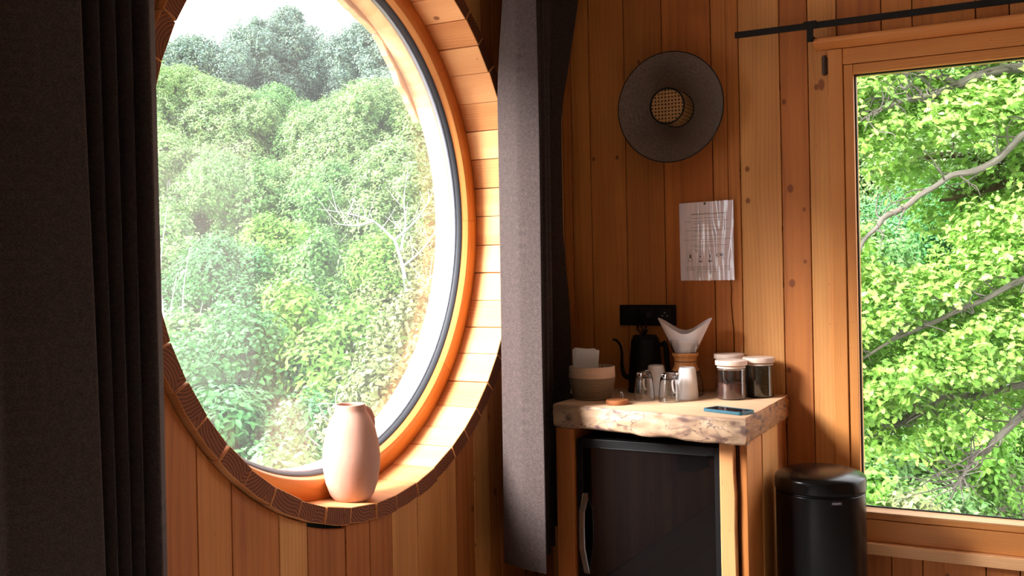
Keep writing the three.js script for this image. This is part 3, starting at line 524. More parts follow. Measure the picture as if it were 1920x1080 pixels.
// ---------------------------------------------------------------- things on the counter
{ // rope basket
  const t = thing('basket', 'small two-tone coiled rope basket with a cream rim on the counter', 'basket', [0.316, TOP, 0.342]);
  const coil = (y0, y1, n, r0, r1) => { const p = []; for (let k = 0; k <= n * 6; k++) { const f = k / (n * 6); p.push([lerp(r0, r1, Math.pow(f, 0.8)) + 0.0026 * Math.abs(Math.sin(f * n * Math.PI)), lerp(y0, y1, f)]); } return p; };
  const rope = dataTexture(512, 256, (u, v) => { const f = 0.85 + 0.13 * Math.sin(u * 500 + 9 * noise(u * 9, v * 30)) + 0.35 * fbm(u * 90, v * 60, 3, 2); return [168 * f, 150 * f, 128 * f]; });
  rope.wrapS = rope.wrapT = THREE.RepeatWrapping;
  const darkRope = std({ map: rope, bumpMap: rope, bumpScale: 0.0015, roughness: 0.9, color: new THREE.Color(0.95, 0.84, 0.74) }), paleRope = std({ map: rope, bumpMap: rope, bumpScale: 0.0012, roughness: 0.9, color: new THREE.Color(2.3, 2.0, 1.95) });
  mesh('woven_body', lathe([[0, 0.0005], ...coil(0.001, 0.078, 11, 0.066, 0.0825), [0.0785, 0.078], [0.062, 0.006], [0, 0.006]], 56), darkRope, t);
  mesh('rim_band', lathe([...coil(0.0785, 0.118, 6, 0.0826, 0.0812), [0.0795, 0.1195], [0.077, 0.118], [0.0785, 0.0785]], 56), paleRope, t);
}
{ // coffee filters standing in the basket: folded squares, the front one first
  const names = ['front cream paper filter of those standing in the rope basket', 'second cream paper filter from the front in the rope basket', 'third cream paper filter from the front in the rope basket', 'rearmost cream paper filter standing in the rope basket'];
  const sp = [[0.297, 0.352, 0.10, -0.06], [0.288, 0.344, 0.12, 0.06], [0.282, 0.337, 0.09, -0.02], [0.278, 0.330, 0.14, -0.10]];
  sp.forEach(([x, z, turn, tilt], k) => {
    const t = thing('coffee_filter', names[k], 'paper filter', [x, TOP + 0.095, z], turn, 'paper filters in the basket');
    const g = merge([grid((u, v) => [(u - 0.5) * 0.086, (v - 0.5) * 0.17, 0.0016 * Math.sin(Math.PI * v) + 0.001 * noise(u * 3, v * 3, k)], 8, 8, 0.0007), grid((u, v) => [(u - 0.5) * 0.086 + 0.001, (v - 0.5) * 0.166, -0.0026 + 0.001 * noise(u * 3, v * 3, k + 9)], 8, 8, 0.0006)]);
    g.rotateX(-0.09).rotateZ(tilt);
    mesh('sheet', g, paper, t);
  });
}
{ // round wooden tag with a wire loop
  const t = thing('wooden_disc', 'small round wooden disc with a wire loop lying on the counter', 'coaster', [0.459, TOP + 0.0002, 0.452]);
  const edge = std({ map: roughMap2, roughness: 0.7, color: new THREE.Color(0.42, 0.32, 0.22) });
  mesh('disc', lathe([[0, 0], [0.036, 0], [0.0395, 0.003], [0.0395, 0.013], [0.037, 0.0165], [0, 0.0165]], 40), edge, t);
  mesh('wire_loop', tube([[0.002, 0.012, -0.038], [0.004, 0.020, -0.043], [0.001, 0.034, -0.046], [-0.004, 0.036, -0.046], [-0.003, 0.022, -0.044]], [0.0008], 24, 6), steel, t);
}
{ // gooseneck kettle
  const t = thing('kettle', 'matt black gooseneck electric kettle in the corner of the counter', 'kettle', [0.425, TOP, 0.085]);
  mesh('power_base', lathe([[0, 0.0005], [0.068, 0.0005], [0.070, 0.004], [0.068, 0.016], [0.055, 0.019], [0, 0.019]], 48), blackMatt, t);
  mesh('body', lathe([[0, 0.0195], [0.064, 0.0195], [0.0665, 0.024], [0.0655, 0.06], [0.060, 0.13], [0.0535, 0.192], [0.051, 0.2035], [0.048, 0.206], [0, 0.206]], 56), blackMatt, t);
  const lid = mesh('lid', lathe([[0, 0.2065], [0.047, 0.2065], [0.0478, 0.209], [0.044, 0.215], [0.012, 0.218], [0.0, 0.218]], 40), blackMatt, t);
  mesh('knob', lathe([[0.005, 0.218], [0.006, 0.226], [0.0125, 0.229], [0.0125, 0.234], [0.009, 0.237], [0, 0.2375]], 24), black, lid);
  mesh('spout', tube([[-0.055, 0.050, 0.012], [-0.080, 0.062, 0.018], [-0.089, 0.10, 0.02], [-0.088, 0.145, 0.021], [-0.094, 0.178, 0.023], [-0.108, 0.196, 0.026], [-0.121, 0.199, 0.029]], [0.0115, 0.0095, 0.0075, 0.006, 0.0055, 0.005, 0.0048], 40, 12), blackMatt, t);
  mesh('handle', merge([tube([[0.046, 0.178, 0.008], [0.070, 0.182, 0.014], [0.084, 0.182, 0.017]], [0.008, 0.008, 0.009], 12, 10), tube([[0.078, 0.194, 0.016], [0.086, 0.18, 0.017], [0.093, 0.12, 0.019], [0.099, 0.07, 0.02]], [0.008, 0.0115, 0.0105, 0.008], 24, 12)]), blackMatt, t);
  mesh('power_cord', tube([[-0.01, 0.287, -0.06], [-0.01, 0.287, -0.045], [-0.012, 0.27, -0.035], [-0.013, 0.235, -0.04], [-0.03, 0.215, -0.055], [-0.055, 0.235, -0.06], [-0.045, 0.252, -0.05], [-0.025, 0.23, -0.045], [-0.035, 0.15, -0.07], [-0.02, 0.04, -0.075], [0.0, 0.010, -0.066]], [0.0032], 90, 8), black, t);
  mesh('plug', lathe([[0, 0], [0.018, 0], [0.018, 0.022], [0.010, 0.032], [0, 0.032]], 24).rotateX(Math.PI / 2).translate(-0.091 + 0.081, 0.287, -0.072), black, t);
}
{ // hourglass coffee maker
  const t = thing('coffee_maker', 'hourglass glass coffee maker with a wooden collar', 'coffee maker', [0.600, TOP, 0.135]);
  mesh('glass_body', lathe([[0, 0.0005], [0.060, 0.0005], [0.066, 0.006], [0.0665, 0.022], [0.060, 0.066], [0.041, 0.111], [0.0365, 0.1265], [0.040, 0.143], [0.048, 0.17], [0.058, 0.205], [0.0565, 0.2055], [0.046, 0.17], [0.038, 0.143], [0.0345, 0.1265], [0.039, 0.111], [0.058, 0.065], [0.0643, 0.022], [0.064, 0.007], [0.059, 0.0027], [0, 0.0027]], 56), clearGlass, t);
  const collarWood = std({ map: paleMap, roughness: 0.42, color: new THREE.Color(0.72, 0.50, 0.28) });
  mesh('collar', lathe([[0.0415, 0.0995], [0.0405, 0.108], [0.043, 0.114], [0.047, 0.118], [0.0485, 0.126], [0.0465, 0.1295], [0.0435, 0.1285], [0.0395, 0.112], [0.0375, 0.0995]], 48).translate(0, 0.0275, 0), collarWood, t);
  mesh('collar', lathe([[0.0415, 0.0965], [0.0405, 0.088], [0.043, 0.078], [0.0485, 0.070], [0.0490, 0.064], [0.0470, 0.0625], [0.0455, 0.0725], [0.0415, 0.083], [0.0382, 0.0965]], 48).translate(0, 0.0275, 0), collarWood, t);
  mesh('leather_tie', lathe([[0.0395, 0.0962], [0.0412, 0.0968], [0.0412, 0.0992], [0.0395, 0.0998]], 40).translate(0, 0.0275, 0), std({ color: new THREE.Color(0.05, 0.022, 0.012), roughness: 0.7 }), t);
}
{ // folded paper cone in its mouth
  const t = thing('paper_filter', 'white paper filter cone with two pointed corners in the coffee maker', 'paper filter', [0.600, TOP + 0.138, 0.135]);
  const hi = (a) => { const c = Math.abs(Math.cos(a)); return 0.090 + 0.056 * Math.pow(c, 2.3) + 0.010 * Math.max(0, -Math.sin(a)) - 0.003 * Math.abs(noise(a * 2, 1)); };
  const g = grid((u, v) => {
    const a = u * Math.PI * 2 - 0.25, h = hi(a + 0.25) * v, fold = 1 + 0.03 * Math.sin(a * 3 + 1);
    const rr = 0.028 + h * (0.34 + 0.15 * Math.pow(Math.abs(Math.cos(a + 0.25)), 2)) * fold;
    return [Math.cos(a) * rr, h, Math.sin(a) * rr * (0.92 - 0.1 * v)];
  }, 96, 16, 0.0009);
  mesh('paper_cone', g, filterPaper, t);
  mesh('fold_line', tube(Array.from({ length: 12 }, (_, k) => { const v = k / 11, a = Math.PI * 0.5 + 0.15, h = hi(a + 0.25) * v, rr = 0.028 + h * (0.34 + 0.15 * Math.pow(Math.abs(Math.cos(a + 0.25)), 2)); return [Math.cos(a) * (rr + 0.0005), h, Math.sin(a) * (rr + 0.0005) * (0.92 - 0.1 * v)]; }), [0.0005], 20, 5), paper, t);
}
{ // tumblers, upside down
  const names = ['upturned clear glass tumbler on the left in front of the kettle', 'upturned clear glass tumbler in front of the two white cups'];
  [[0.508, 0.318], [0.605, 0.330]].forEach(([x, z], k) => {
    const t = thing('glass_tumbler', names[k], 'glass', [x, TOP + 0.0003, z]);
    mesh('glass_body', lathe([[0.0355, 0], [0.0362, 0.001], [0.0364, 0.018], [0.0358, 0.040], [0.0342, 0.046], [0.0335, 0.058], [0.0305, 0.080], [0.0255, 0.097], [0.0225, 0.101], [0, 0.102], [0, 0.091], [0.0205, 0.090], [0.0275, 0.076], [0.0312, 0.058], [0.0322, 0.044], [0.0336, 0.038], [0.0343, 0.018], [0.0343, 0.001], [0.0347, 0], [0.0355, 0]], 48), clearGlass, t);
  });
}
{ // white cups, upside down
  const names = ['upturned pinkish white cup standing behind the left glass tumbler', 'upturned glossy white cup in front of the coffee maker'];
  const glaze = phys({ color: new THREE.Color(0.86, 0.81, 0.80), roughness: 0.3, clearcoat: 0.6, clearcoatRoughness: 0.1 });
  [[0.500, 0.175, 0.9], [0.639, 0.232, 0.75]].forEach(([x, z, turn], k) => {
    const t = thing('cup', names[k], 'cup', [x, TOP + 0.0003, z], 0);
    const h = k ? 0.113 : 0.112;
    mesh('body', lathe([[0.0375, 0], [0.0385, 0.0015], [0.038, 0.02], [0.0355, 0.06], [0.031, h - 0.012], [0.0275, h - 0.001], [0.025, h], [0.023, h - 0.002], [0, h - 0.002], [0, h - 0.007], [0.026, h - 0.008], [0.033, 0.06], [0.0357, 0.02], [0.036, 0.001], [0.0375, 0]], 48), glaze, t);
    const a = Math.PI - turn, c = Math.cos(a), s = Math.sin(a), pt = (r, y) => [c * r, y, s * r];
    mesh('handle', tube([pt(0.034, 0.090), pt(0.045, 0.090), pt(0.054, 0.075), pt(0.055, 0.05), pt(0.049, 0.028), pt(0.036, 0.022)], [0.0042], 28, 10), glaze, t);
  });
}
{ // storage jars
  const lidMap = woodTexture(19, [238, 216, 202], [214, 184, 166], 90, 0, 128, 256); lidMap.repeat.set(2, 1);
  const lidWood = std({ map: lidMap, roughness: 0.5 });
  const grain = (a, b) => { const t = dataTexture(256, 256, (u, v) => { const f = fbm(u * 70, v * 70, a[0], 2) + 0.5; return a.map((e, k) => lerp(e, b[k], clamp(f, 0, 1))); }); t.repeat.set(2, 1); return t; };
  const ground = grain([62, 30, 22], [104, 62, 46]), herb = grain([22, 20, 12], [96, 88, 56]), beans = grain([40, 22, 14], [88, 54, 34]);
  const jars = [
    [0.742, 0.060, 0.150, 0.052, beans, 0.09, 'glass storage jar with wooden lid standing behind the other two jars', 0.152],
    [0.784, 0.178, 0.138, 0.0525, ground, 0.055, 'front glass jar of brown ground coffee with a black scoop inside', 0.147],
    [0.858, 0.086, 0.142, 0.0525, herb, 0.112, 'right glass jar filled with dark loose tea and closed by a wooden lid', 0.148],
  ];
  for (const [x, z, h, r, fill, level, label] of jars) {
    const t = thing('storage_jar', label, 'jar', [x, TOP + 0.0003, z]);
    mesh('glass_body', lathe([[0, 0], [r - 0.004, 0], [r, 0.004], [r, h - 0.032], [r - 0.001, h - 0.028], [r - 0.0035, h - 0.027], [r - 0.0033, h - 0.03], [r - 0.0025, 0.006], [r - 0.006, 0.003], [0, 0.003]], 56), clearGlass, t);
    const fm = std({ map: fill, bumpMap: fill, bumpScale: 0.002, roughness: 0.9 });
    mesh('contents', lathe([[0, 0.0034], [r - 0.006, 0.0034], [r - 0.0032, 0.007], [r - 0.0032, level], [r * 0.6, level + 0.004], [0, level + 0.002]], 40), fm, t);
    const lid = mesh('lid', lathe([[0, h - 0.018], [r + 0.002, h - 0.018], [r + 0.004, h - 0.016], [r + 0.004, h - 0.003], [r + 0.002, h], [0, h]], 56), lidWood, t);
    mesh('stopper', lathe([[0, h - 0.034], [r - 0.0045, h - 0.034], [r - 0.004, h - 0.0185], [0, h - 0.0185]], 48), lidWood, lid);
    mesh('seal_ring', lathe([[r - 0.0048, h - 0.0285], [r - 0.0024, h - 0.0275], [r - 0.0024, h - 0.0235], [r - 0.0048, h - 0.0225]], 48), std({ color: new THREE.Color(0.7, 0.62, 0.55), roughness: 0.4 }), lid);
  }
  const s = thing('coffee_scoop', 'small black scoop stuck in the coffee inside the front jar', 'scoop', [0.775, TOP + 0.058, 0.194]);
  mesh('handle', tube([[-0.012, 0.054, 0.006], [-0.007, 0.025, 0.01], [0, 0.004, 0.012]], [0.0045, 0.004, 0.005], 12, 8), black, s);
  mesh('bowl', new THREE.SphereGeometry(0.0125, 20, 12, 0, Math.PI * 2, Math.PI * 0.35, Math.PI * 0.65).translate(0.003, 0.002, 0.011), black, s);
}
{ // phone, flat on the counter
  const t = thing('phone', 'phone lying face up in a teal blue case on the counter', 'phone', [0.871, TOP + 0.0003, 0.510], -0.36 + 0.0);
  const rr = (w, h, r) => { const s = new THREE.Shape(); s.moveTo(-w / 2 + r, -h / 2); s.lineTo(w / 2 - r, -h / 2); s.absarc(w / 2 - r, -h / 2 + r, r, -Math.PI / 2, 0); s.lineTo(w / 2, h / 2 - r); s.absarc(w / 2 - r, h / 2 - r, r, 0, Math.PI / 2); s.lineTo(-w / 2 + r, h / 2); s.absarc(-w / 2 + r, h / 2 - r, r, Math.PI / 2, Math.PI); s.lineTo(-w / 2, -h / 2 + r); s.absarc(-w / 2 + r, -h / 2 + r, r, Math.PI, Math.PI * 1.5); return s; };
  const flat = (g, y) => g.rotateX(-Math.PI / 2).translate(0, y, 0);
  const outer = rr(0.152, 0.077, 0.011), inner = rr(0.146, 0.071, 0.009); outer.holes.push(inner);
  const teal = std({ color: new THREE.Color(0.022, 0.115, 0.165), roughness: 0.5 });
  mesh('case', merge([flat(extrude(outer, 0.0105, 0.0012), 0), flat(extrude(rr(0.149, 0.074, 0.01), 0.003, 0.0006), 0.0001)]), teal, t);
  mesh('screen', flat(extrude(rr(0.1455, 0.0705, 0.0088), 0.006, 0.0004), 0.0033), phys({ color: new THREE.Color(0.006, 0.006, 0.008), roughness: 0.04, ior: 1.6 }), t);
  mesh('speaker_slot', box(-0.070, -0.0685, 0.0093, 0.00945, -0.008, 0.008, 0), std({ color: new THREE.Color(0.1, 0.1, 0.11), roughness: 0.4 }), t);
  mesh('side_button', box(-0.050, -0.040, 0.004, 0.0075, 0.0383, 0.0393, 0.0004), std({ color: new THREE.Color(0.03, 0.12, 0.2), roughness: 0.5 }), t);
}
{ // pedal bin
  const t = thing('pedal_bin', 'tall round black pedal bin with a glossy domed lid under the square window', 'bin', [1.104, 0.001, 0.262]);
  const gloss = phys({ color: new THREE.Color(0.004, 0.004, 0.0042), roughness: 0.24, specularIntensity: 0.55 });
  mesh('body', lathe([[0, 0.02], [0.142, 0.02], [0.1445, 0.03], [0.1445, 0.642], [0.140, 0.645], [0.134, 0.645], [0.134, 0.03], [0, 0.03]], 96), gloss, t);
  mesh('base_ring', lathe([[0.12, 0], [0.146, 0], [0.1475, 0.004], [0.1475, 0.022], [0.145, 0.026], [0.12, 0.026]], 72), black, t);
  mesh('lid', lathe([[0.136, 0.652], [0.1465, 0.652], [0.1475, 0.656], [0.1475, 0.686], [0.1462, 0.693], [0.142, 0.699], [0.132, 0.7055], [0.11, 0.7135], [0.075, 0.720], [0.035, 0.7235], [0, 0.7245]], 96), gloss, t);
  mesh('collar_ring', lathe([[0.130, 0.6455], [0.1425, 0.6455], [0.1425, 0.6515], [0.130, 0.6515]], 72), black, t);
  mesh('pedal', box(-0.03, 0.03, 0.004, 0.014, 0.14, 0.185, 0.003), black, t);
  const cv = document.createElement('canvas'); cv.width = 256; cv.height = 64;
  const c = cv.getContext('2d'); c.fillStyle = '#26242a'; c.fillRect(0, 0, 256, 64); c.fillStyle = '#d8d4d8'; c.font = 'bold 40px sans-serif'; c.textAlign = 'center'; c.textBaseline = 'middle'; c.fillText('brabantia', 128, 30);
  const tx = new THREE.CanvasTexture(cv); tx.colorSpace = THREE.SRGBColorSpace;
  const a0 = 0.56, lab = grid((u, v) => { const a = a0 + (u - 0.5) * 0.26; return [Math.sin(a) * 0.1449, 0.624 + v * 0.0125, Math.cos(a) * 0.1449]; }, 12, 1);
  mesh('name_label', lab, std({ map: tx, roughness: 0.4, metalness: 0.3 }), t);
}
{ // terracotta jug on the boards of the round window
  const t = thing('jug', 'unglazed terracotta jug with one ear handle on the round window ledge', 'jug', [-0.088, 0.7075, 1.240]);
  const clay = dataTexture(512, 512, (u, v) => { const f = fbm(u * 10, v * 8, 4, 4), g = 0.5 + 0.5 * f + 0.12 * fbm(u * 120, v * 120, 9, 2), s = noise(u * 90, v * 90, 2) > 0.66 ? 0.25 : 0; return [0, 1, 2].map((k) => lerp([208, 164, 146][k], [188, 132, 110][k], clamp(g, 0, 1)) * (1 - s * 0.4)); });
  const m = std({ map: clay, bumpMap: clay, bumpScale: 0.0012, roughness: 0.82 });
  mesh('body', lathe([[0, 0.001], [0.048, 0.001], [0.056, 0.004], [0.067, 0.02], [0.079, 0.055], [0.0865, 0.10], [0.0875, 0.135], [0.084, 0.17], [0.0745, 0.215], [0.061, 0.248], [0.050, 0.266], [0.0465, 0.276], [0.0455, 0.288], [0.044, 0.2915], [0.0405, 0.291], [0.0385, 0.286], [0.0395, 0.276], [0.046, 0.262], [0.070, 0.212], [0.0805, 0.16], [0.082, 0.11], [0.072, 0.05], [0.05, 0.012], [0, 0.010]], 72), m, t);
  const q = (r, y) => [r * 0.1, y, -r * 0.995];
  mesh('handle', tube([q(0.046, 0.268), q(0.062, 0.272), q(0.080, 0.262), q(0.093, 0.240), q(0.096, 0.215), q(0.088, 0.192), q(0.074, 0.180)], [0.0085, 0.0085, 0.0095, 0.0095, 0.0095, 0.009, 0.010], 36, 12), m, t);
}

// ---------------------------------------------------------------- outside: the valley and the wooded slope
const polar = (az, d) => [EYE.x - d * Math.sin(rad(az)), EYE.z - d * Math.cos(rad(az))];
const SLOPE = [[0, -2.3], [17, -2.35], [24, -1.7], [36, 0.6], [50, 4.6], [68, 10.6], [95, 15], [140, 17]];
function groundY(x, z) {
  const d = Math.hypot(x - EYE.x, z - EYE.z);
  let k = 0; while (k < SLOPE.length - 2 && d > SLOPE[k + 1][0]) k++;
  return lerp(SLOPE[k][1], SLOPE[k + 1][1], clamp((d - SLOPE[k][0]) / (SLOPE[k + 1][0] - SLOPE[k][0]), 0, 1)) + 0.25 * noise(x * 0.3, z * 0.3) + 0.05 * noise(x * 1.3, z * 1.3);
}
{
  const g = grid((u, v) => { const az = lerp(-55, 115, u), d = 4.5 + 130 * Math.pow(v, 1.8), [x, z] = polar(az, d); return [x, groundY(x, z), z]; }, 160, 90, 0);
  const p = g.attributes.position, uv = g.attributes.uv; for (let i = 0; i < p.count; i++) uv.setXY(i, p.getX(i) / 7, p.getZ(i) / 7);
  const soil = dataTexture(512, 512, (u, v) => {
    const x = u * 7, y = v * 7, a = smooth(fbm(x * 0.7, y * 0.7, 3, 4), 0.05, 0.35), f = 0.8 + 0.5 * fbm(x * 9, y * 9, 8, 4);
    return [0, 1, 2].map((k) => lerp([150, 132, 118][k], [118, 140, 72][k], a) * f);
  });
  const o = mesh('ground', g, std({ map: soil, bumpMap: soil, bumpScale: 0.05, roughness: 0.95 }));
  o.userData.kind = 'structure';
}
// a leaf folded along its midrib; `lobed` gives an oak leaf
function leafGeometry(len, wide, lobed = false, bend = 0.25) {
  const out = lobed ? [[0.0, 0.05], [0.14, 0.08], [0.24, 0.32], [0.32, 0.16], [0.45, 0.56], [0.54, 0.28], [0.68, 0.68], [0.78, 0.38], [0.90, 0.42], [1.0, 0.06]] : [[0, 0.02], [0.3, 0.5], [0.7, 0.42], [1, 0]];
  const pos = [], uv = [], idx = [];
  for (const [t, w] of out) { const y = -bend * len * t * t, x = t * len; for (const s of [-1, 0, 1]) { pos.push(x, y + Math.abs(s) * w * wide * 0.28, s * w * wide); uv.push(t, 0.5 + s * w * 0.5); } }
  for (let i = 0; i + 1 < out.length; i++) { const a = i * 3; idx.push(a, a + 1, a + 3, a + 1, a + 4, a + 3, a + 1, a + 2, a + 4, a + 2, a + 5, a + 4); }
  const g = new THREE.BufferGeometry();
  g.setAttribute('position', new THREE.Float32BufferAttribute(pos, 3)); g.setAttribute('uv', new THREE.Float32BufferAttribute(uv, 2)); g.setIndex(idx); g.computeVertexNormals();
  return g;
}
function sprigGeometry(seed, n, len, reach) {
  const r = rng(seed), list = [];
  for (let i = 0; i < n; i++) {
    const g = leafGeometry(len * (0.7 + 0.6 * r()), len * 0.55, false, 0.2 + 0.3 * r());
    g.rotateX((r() - 0.5) * 1.2).rotateZ((r() - 0.4) * 1.1).rotateY(r() * 6.28);
    g.translate((r() - 0.5) * reach, (r() - 0.5) * reach, (r() - 0.5) * reach);
    list.push(g);
  }
  return mergeGeometries(list);
}
const leafMat = (c, rough = 0.6, through = 0.38) => phys({ color: new THREE.Color(...c), roughness: rough, transmission: through, thickness: 0, ior: 1.4, specularIntensity: 0.6 });
const LEAF_KINDS = {   // leaf colour, leaf length; distance haze is put into the far trees' pale colours
  hazy: { m: leafMat([0.15, 0.24, 0.18], 0.8), leaf: 0.13 }, hazy_willow: { m: leafMat([0.21, 0.35, 0.12], 0.75), leaf: 0.105 }, ash: { m: leafMat([0.14, 0.31, 0.085], 0.7), leaf: 0.095 },
  hazel: { m: leafMat([0.17, 0.37, 0.05], 0.65), leaf: 0.085 }, alder: { m: leafMat([0.065, 0.25, 0.072], 0.65), leaf: 0.08 }, olive: { m: leafMat([0.22, 0.28, 0.10], 0.7), leaf: 0.075 },
};
const sprigs = new Map();
const sprigOf = (leaf) => { if (!sprigs.has(leaf)) sprigs.set(leaf, [1, 2, 3].map((s) => sprigGeometry(s * 17 + Math.round(leaf * 1000), 10, leaf, leaf * 2.4))); return sprigs.get(leaf); };
const barkDark = std({ color: new THREE.Color(0.10, 0.075, 0.055), roughness: 0.9 }), barkGrey = std({ color: new THREE.Color(0.42, 0.40, 0.37), roughness: 0.9 }), barkPale = std({ color: new THREE.Color(0.34, 0.33, 0.30), roughness: 0.85 });
function makeTree(name, label, group, kind, [az, d, topY, r0], opt = {}) {
  const [x, z] = polar(az, d), gy = groundY(x, z) - 0.05, h = topY - gy, sp = LEAF_KINDS[kind], r = rng(Math.round(az * 131 + d * 977)), low = opt.low ?? 0.18, spread = opt.spread ?? 1.25;
  const t = thing(name, label, opt.bush ? 'bush' : 'tree', [x, gy, z], 0, group);
  const lobes = [], n = opt.lobes ?? 12;
  for (let i = 0; i < n; i++) {
    const v = (i + 0.5) / n, yy = lerp(low, 0.93, v), wide = Math.sqrt(Math.max(0.06, 1 - Math.pow((v - 0.38) / 0.66, 2))), a = i * 2.4 + r() * 0.8, off = r0 * spread * wide * (0.35 + 0.4 * r()) * (v > 0.88 ? 0.25 : 1);
    const s = r0 * (0.3 + 0.42 * r()) * (0.55 + 0.5 * wide) * (opt.fine ?? 1);
    lobes.push({ p: V(Math.cos(a) * off, Math.min(yy * h, h - s * 0.9), Math.sin(a) * off), s });
  }
  const bark = opt.bark ?? (kind === 'hazy_willow' || kind === 'ash' ? barkGrey : barkDark), tr = 0.012 * h + 0.03;
  mesh('trunk', tube([[0, -0.05, 0], [r0 * 0.1, h * 0.3, 0.05], [-r0 * 0.08, h * 0.6, 0], [0, h * 0.86, 0]], [tr, tr * 0.75, tr * 0.45, tr * 0.15], 10, 7), bark, t);
  for (let i = 1; i < n; i += 3) { const l = lobes[i]; mesh('branch', tube([[0, Math.max(0, l.p.y - h * 0.2), 0], [l.p.x * 0.5, l.p.y - h * 0.06, l.p.z * 0.5], [l.p.x, l.p.y + l.s * 0.4, l.p.z]], [tr * 0.5, tr * 0.3, tr * 0.1], 8, 5), bark, t); }
  const size = sp.leaf * 2.6, geos = sprigOf(sp.leaf), per = [0, 1, 2].map(() => []), col = [0, 1, 2].map(() => []), q = new THREE.Quaternion(), m4 = new THREE.Matrix4(), up = V(0, 1, 0), c = new THREE.Color();
  for (const l of lobes) {
    const count = Math.min(1500, Math.ceil(4 * Math.PI * l.s * l.s / (size * size) * 1.9 * (opt.dense ?? 1)));
    for (let i = 0; i < count; i++) {
      const y = 1 - 2 * (i + 0.5) / count, a = i * 2.39996 + r(), k = Math.sqrt(1 - y * y), nrm = V(Math.cos(a) * k, y, Math.sin(a) * k);
      const rr = l.s * (r() < 0.72 ? 0.85 + 0.32 * r() : 0.35 + 0.5 * r()), pos = nrm.clone().multiplyScalar(rr); pos.y *= 0.85; pos.add(l.p);
      if (pos.y < 0.02) continue;
      q.setFromUnitVectors(up, nrm.lerp(up, 0.45).normalize()).multiply(new THREE.Quaternion().setFromAxisAngle(up, r() * 6.28));
      const s = 0.75 + 0.6 * r(), w = Math.floor(r() * 3);
      per[w].push(m4.clone().compose(pos, q, V(s, s, s))); const f = 0.72 + 0.5 * r(); col[w].push(c.clone().setRGB(f * (0.92 + 0.22 * r()), f, f * (0.8 + 0.35 * r())));
    }
  }
  // one object holds all leaves: three sprig shapes would be three objects, so the fullest one takes them
  const all = per.flat(), cc = col.flat(), inst = new THREE.InstancedMesh(geos[Math.floor(r() * 3)], sp.m, all.length);
  all.forEach((m, i) => { inst.setMatrixAt(i, m); inst.setColorAt(i, cc[i]); });
  inst.name = 'foliage'; inst.userData.kind = 'stuff'; inst.castShadow = inst.receiveShadow = true; t.add(inst);
  return t;
}
const TREES = [
  // the skyline of the slope, seen at the top of the round window
  ['hazy', [45.6, 66, 16.1, 2.9], 'dark blue-green tree on the left skyline in the round window'], ['hazy', [47.3, 62, 14.0, 1.9], 'leftmost dark skyline tree, half hidden by the pleated curtain'], ['hazy', [43.8, 69, 15.4, 2.0], 'low dark tree in the skyline dip left of the tallest trees'],
  ['hazy', [42.3, 70, 18.7, 2.2], 'tall dusky tree on the skyline, left of the tallest one'], ['hazy', [40.6, 72, 19.9, 2.1], 'tallest dusky tree on the skyline in the round window'], ['hazy', [38.6, 71, 17.2, 2.0], 'lower dusky tree in the gap right of the tallest skyline tree'],
  ['hazy', [36.5, 68, 18.3, 2.3], 'broad dusky tree on the right half of the skyline'], ['hazy', [34.8, 66, 16.9, 2.0], 'dusky tree on the right end of the skyline beside the bark-edged trim'], ['hazy', [33.0, 62, 14.2, 2.3], 'dusky tree partly behind the upper right frame of the round window'],
  // pale crowns below the skyline
  ['hazy_willow', [46.3, 52, 11.5, 2.7], 'pale round tree below the left skyline next to the dark curtain'], ['hazy_willow', [43.6, 50, 10.3, 2.2], 'pale yellow-green tree below the skyline dip'], ['ash', [41.2, 51, 10.6, 2.0], 'mid green tree under the tallest skyline tree'],
  ['hazy_willow', [36.2, 47, 10.1, 3.0], 'large pale round-crowned tree in the upper right of the round window'], ['ash', [38.9, 49, 9.4, 1.9], 'narrow green tree left of the large pale round crown'], ['hazy_willow', [32.9, 45, 8.7, 2.2], 'pale tree at the right edge of the round window below the skyline'],
  // middle of the slope
  ['hazy_willow', [46.9, 38, 6.4, 1.9], 'pale tree halfway up the slope beside the dark curtain'], ['ash', [44.4, 36, 5.6, 1.9], 'leafy green tree at mid height in the left half of the round window'], ['hazy_willow', [41.4, 37, 5.4, 1.8], 'pale tree in the middle of the round window'],
  ['ash', [38.3, 34, 5.1, 1.9], 'green tree just left of the bare grey branches'], ['hazy_willow', [34.8, 33, 5.6, 2.0], 'light green tree behind the bare grey branches'], ['ash', [32.0, 32, 4.4, 1.5], 'green tree at mid height cut by the right frame of the round window'],
  ['ash', [47.0, 26, 2.9, 1.2], 'green tree behind the thin pale stems near the dark curtain'], ['alder', [44.7, 24, 2.4, 1.25], 'cool green tree below mid height on the left of the round window'], ['hazel', [42.0, 26, 3.0, 1.25], 'bright yellow-green tree left of the centre of the round window'],
  ['ash', [39.2, 23, 2.4, 1.2], 'green tree below the centre of the round window'], ['hazel', [35.9, 22, 2.2, 1.25], 'yellow-green tree under the bare grey branches'], ['olive', [33.1, 21, 2.3, 1.1], 'olive tinted tree low at the right edge of the round window'],
];
const HIDDEN = [['hazy_willow', [50, 44, 8.5, 2.6]], ['ash', [53.5, 48, 9.5, 2.8]], ['hazy_willow', [57.5, 44, 8.0, 2.8]], ['ash', [62, 46, 8.8, 3.0]], ['ash', [50.5, 27, 3.2, 1.5]], ['hazel', [54.5, 28, 3.3, 1.6]], ['ash', [59, 30, 3.8, 1.8]], ['hazy_willow', [64, 32, 4.4, 2.0]], ['alder', [49.4, 16, 0.8, 1.1]], ['hazel', [53.6, 17, 0.9, 1.1]], ['ash', [58.5, 18, 1.0, 1.2]]];
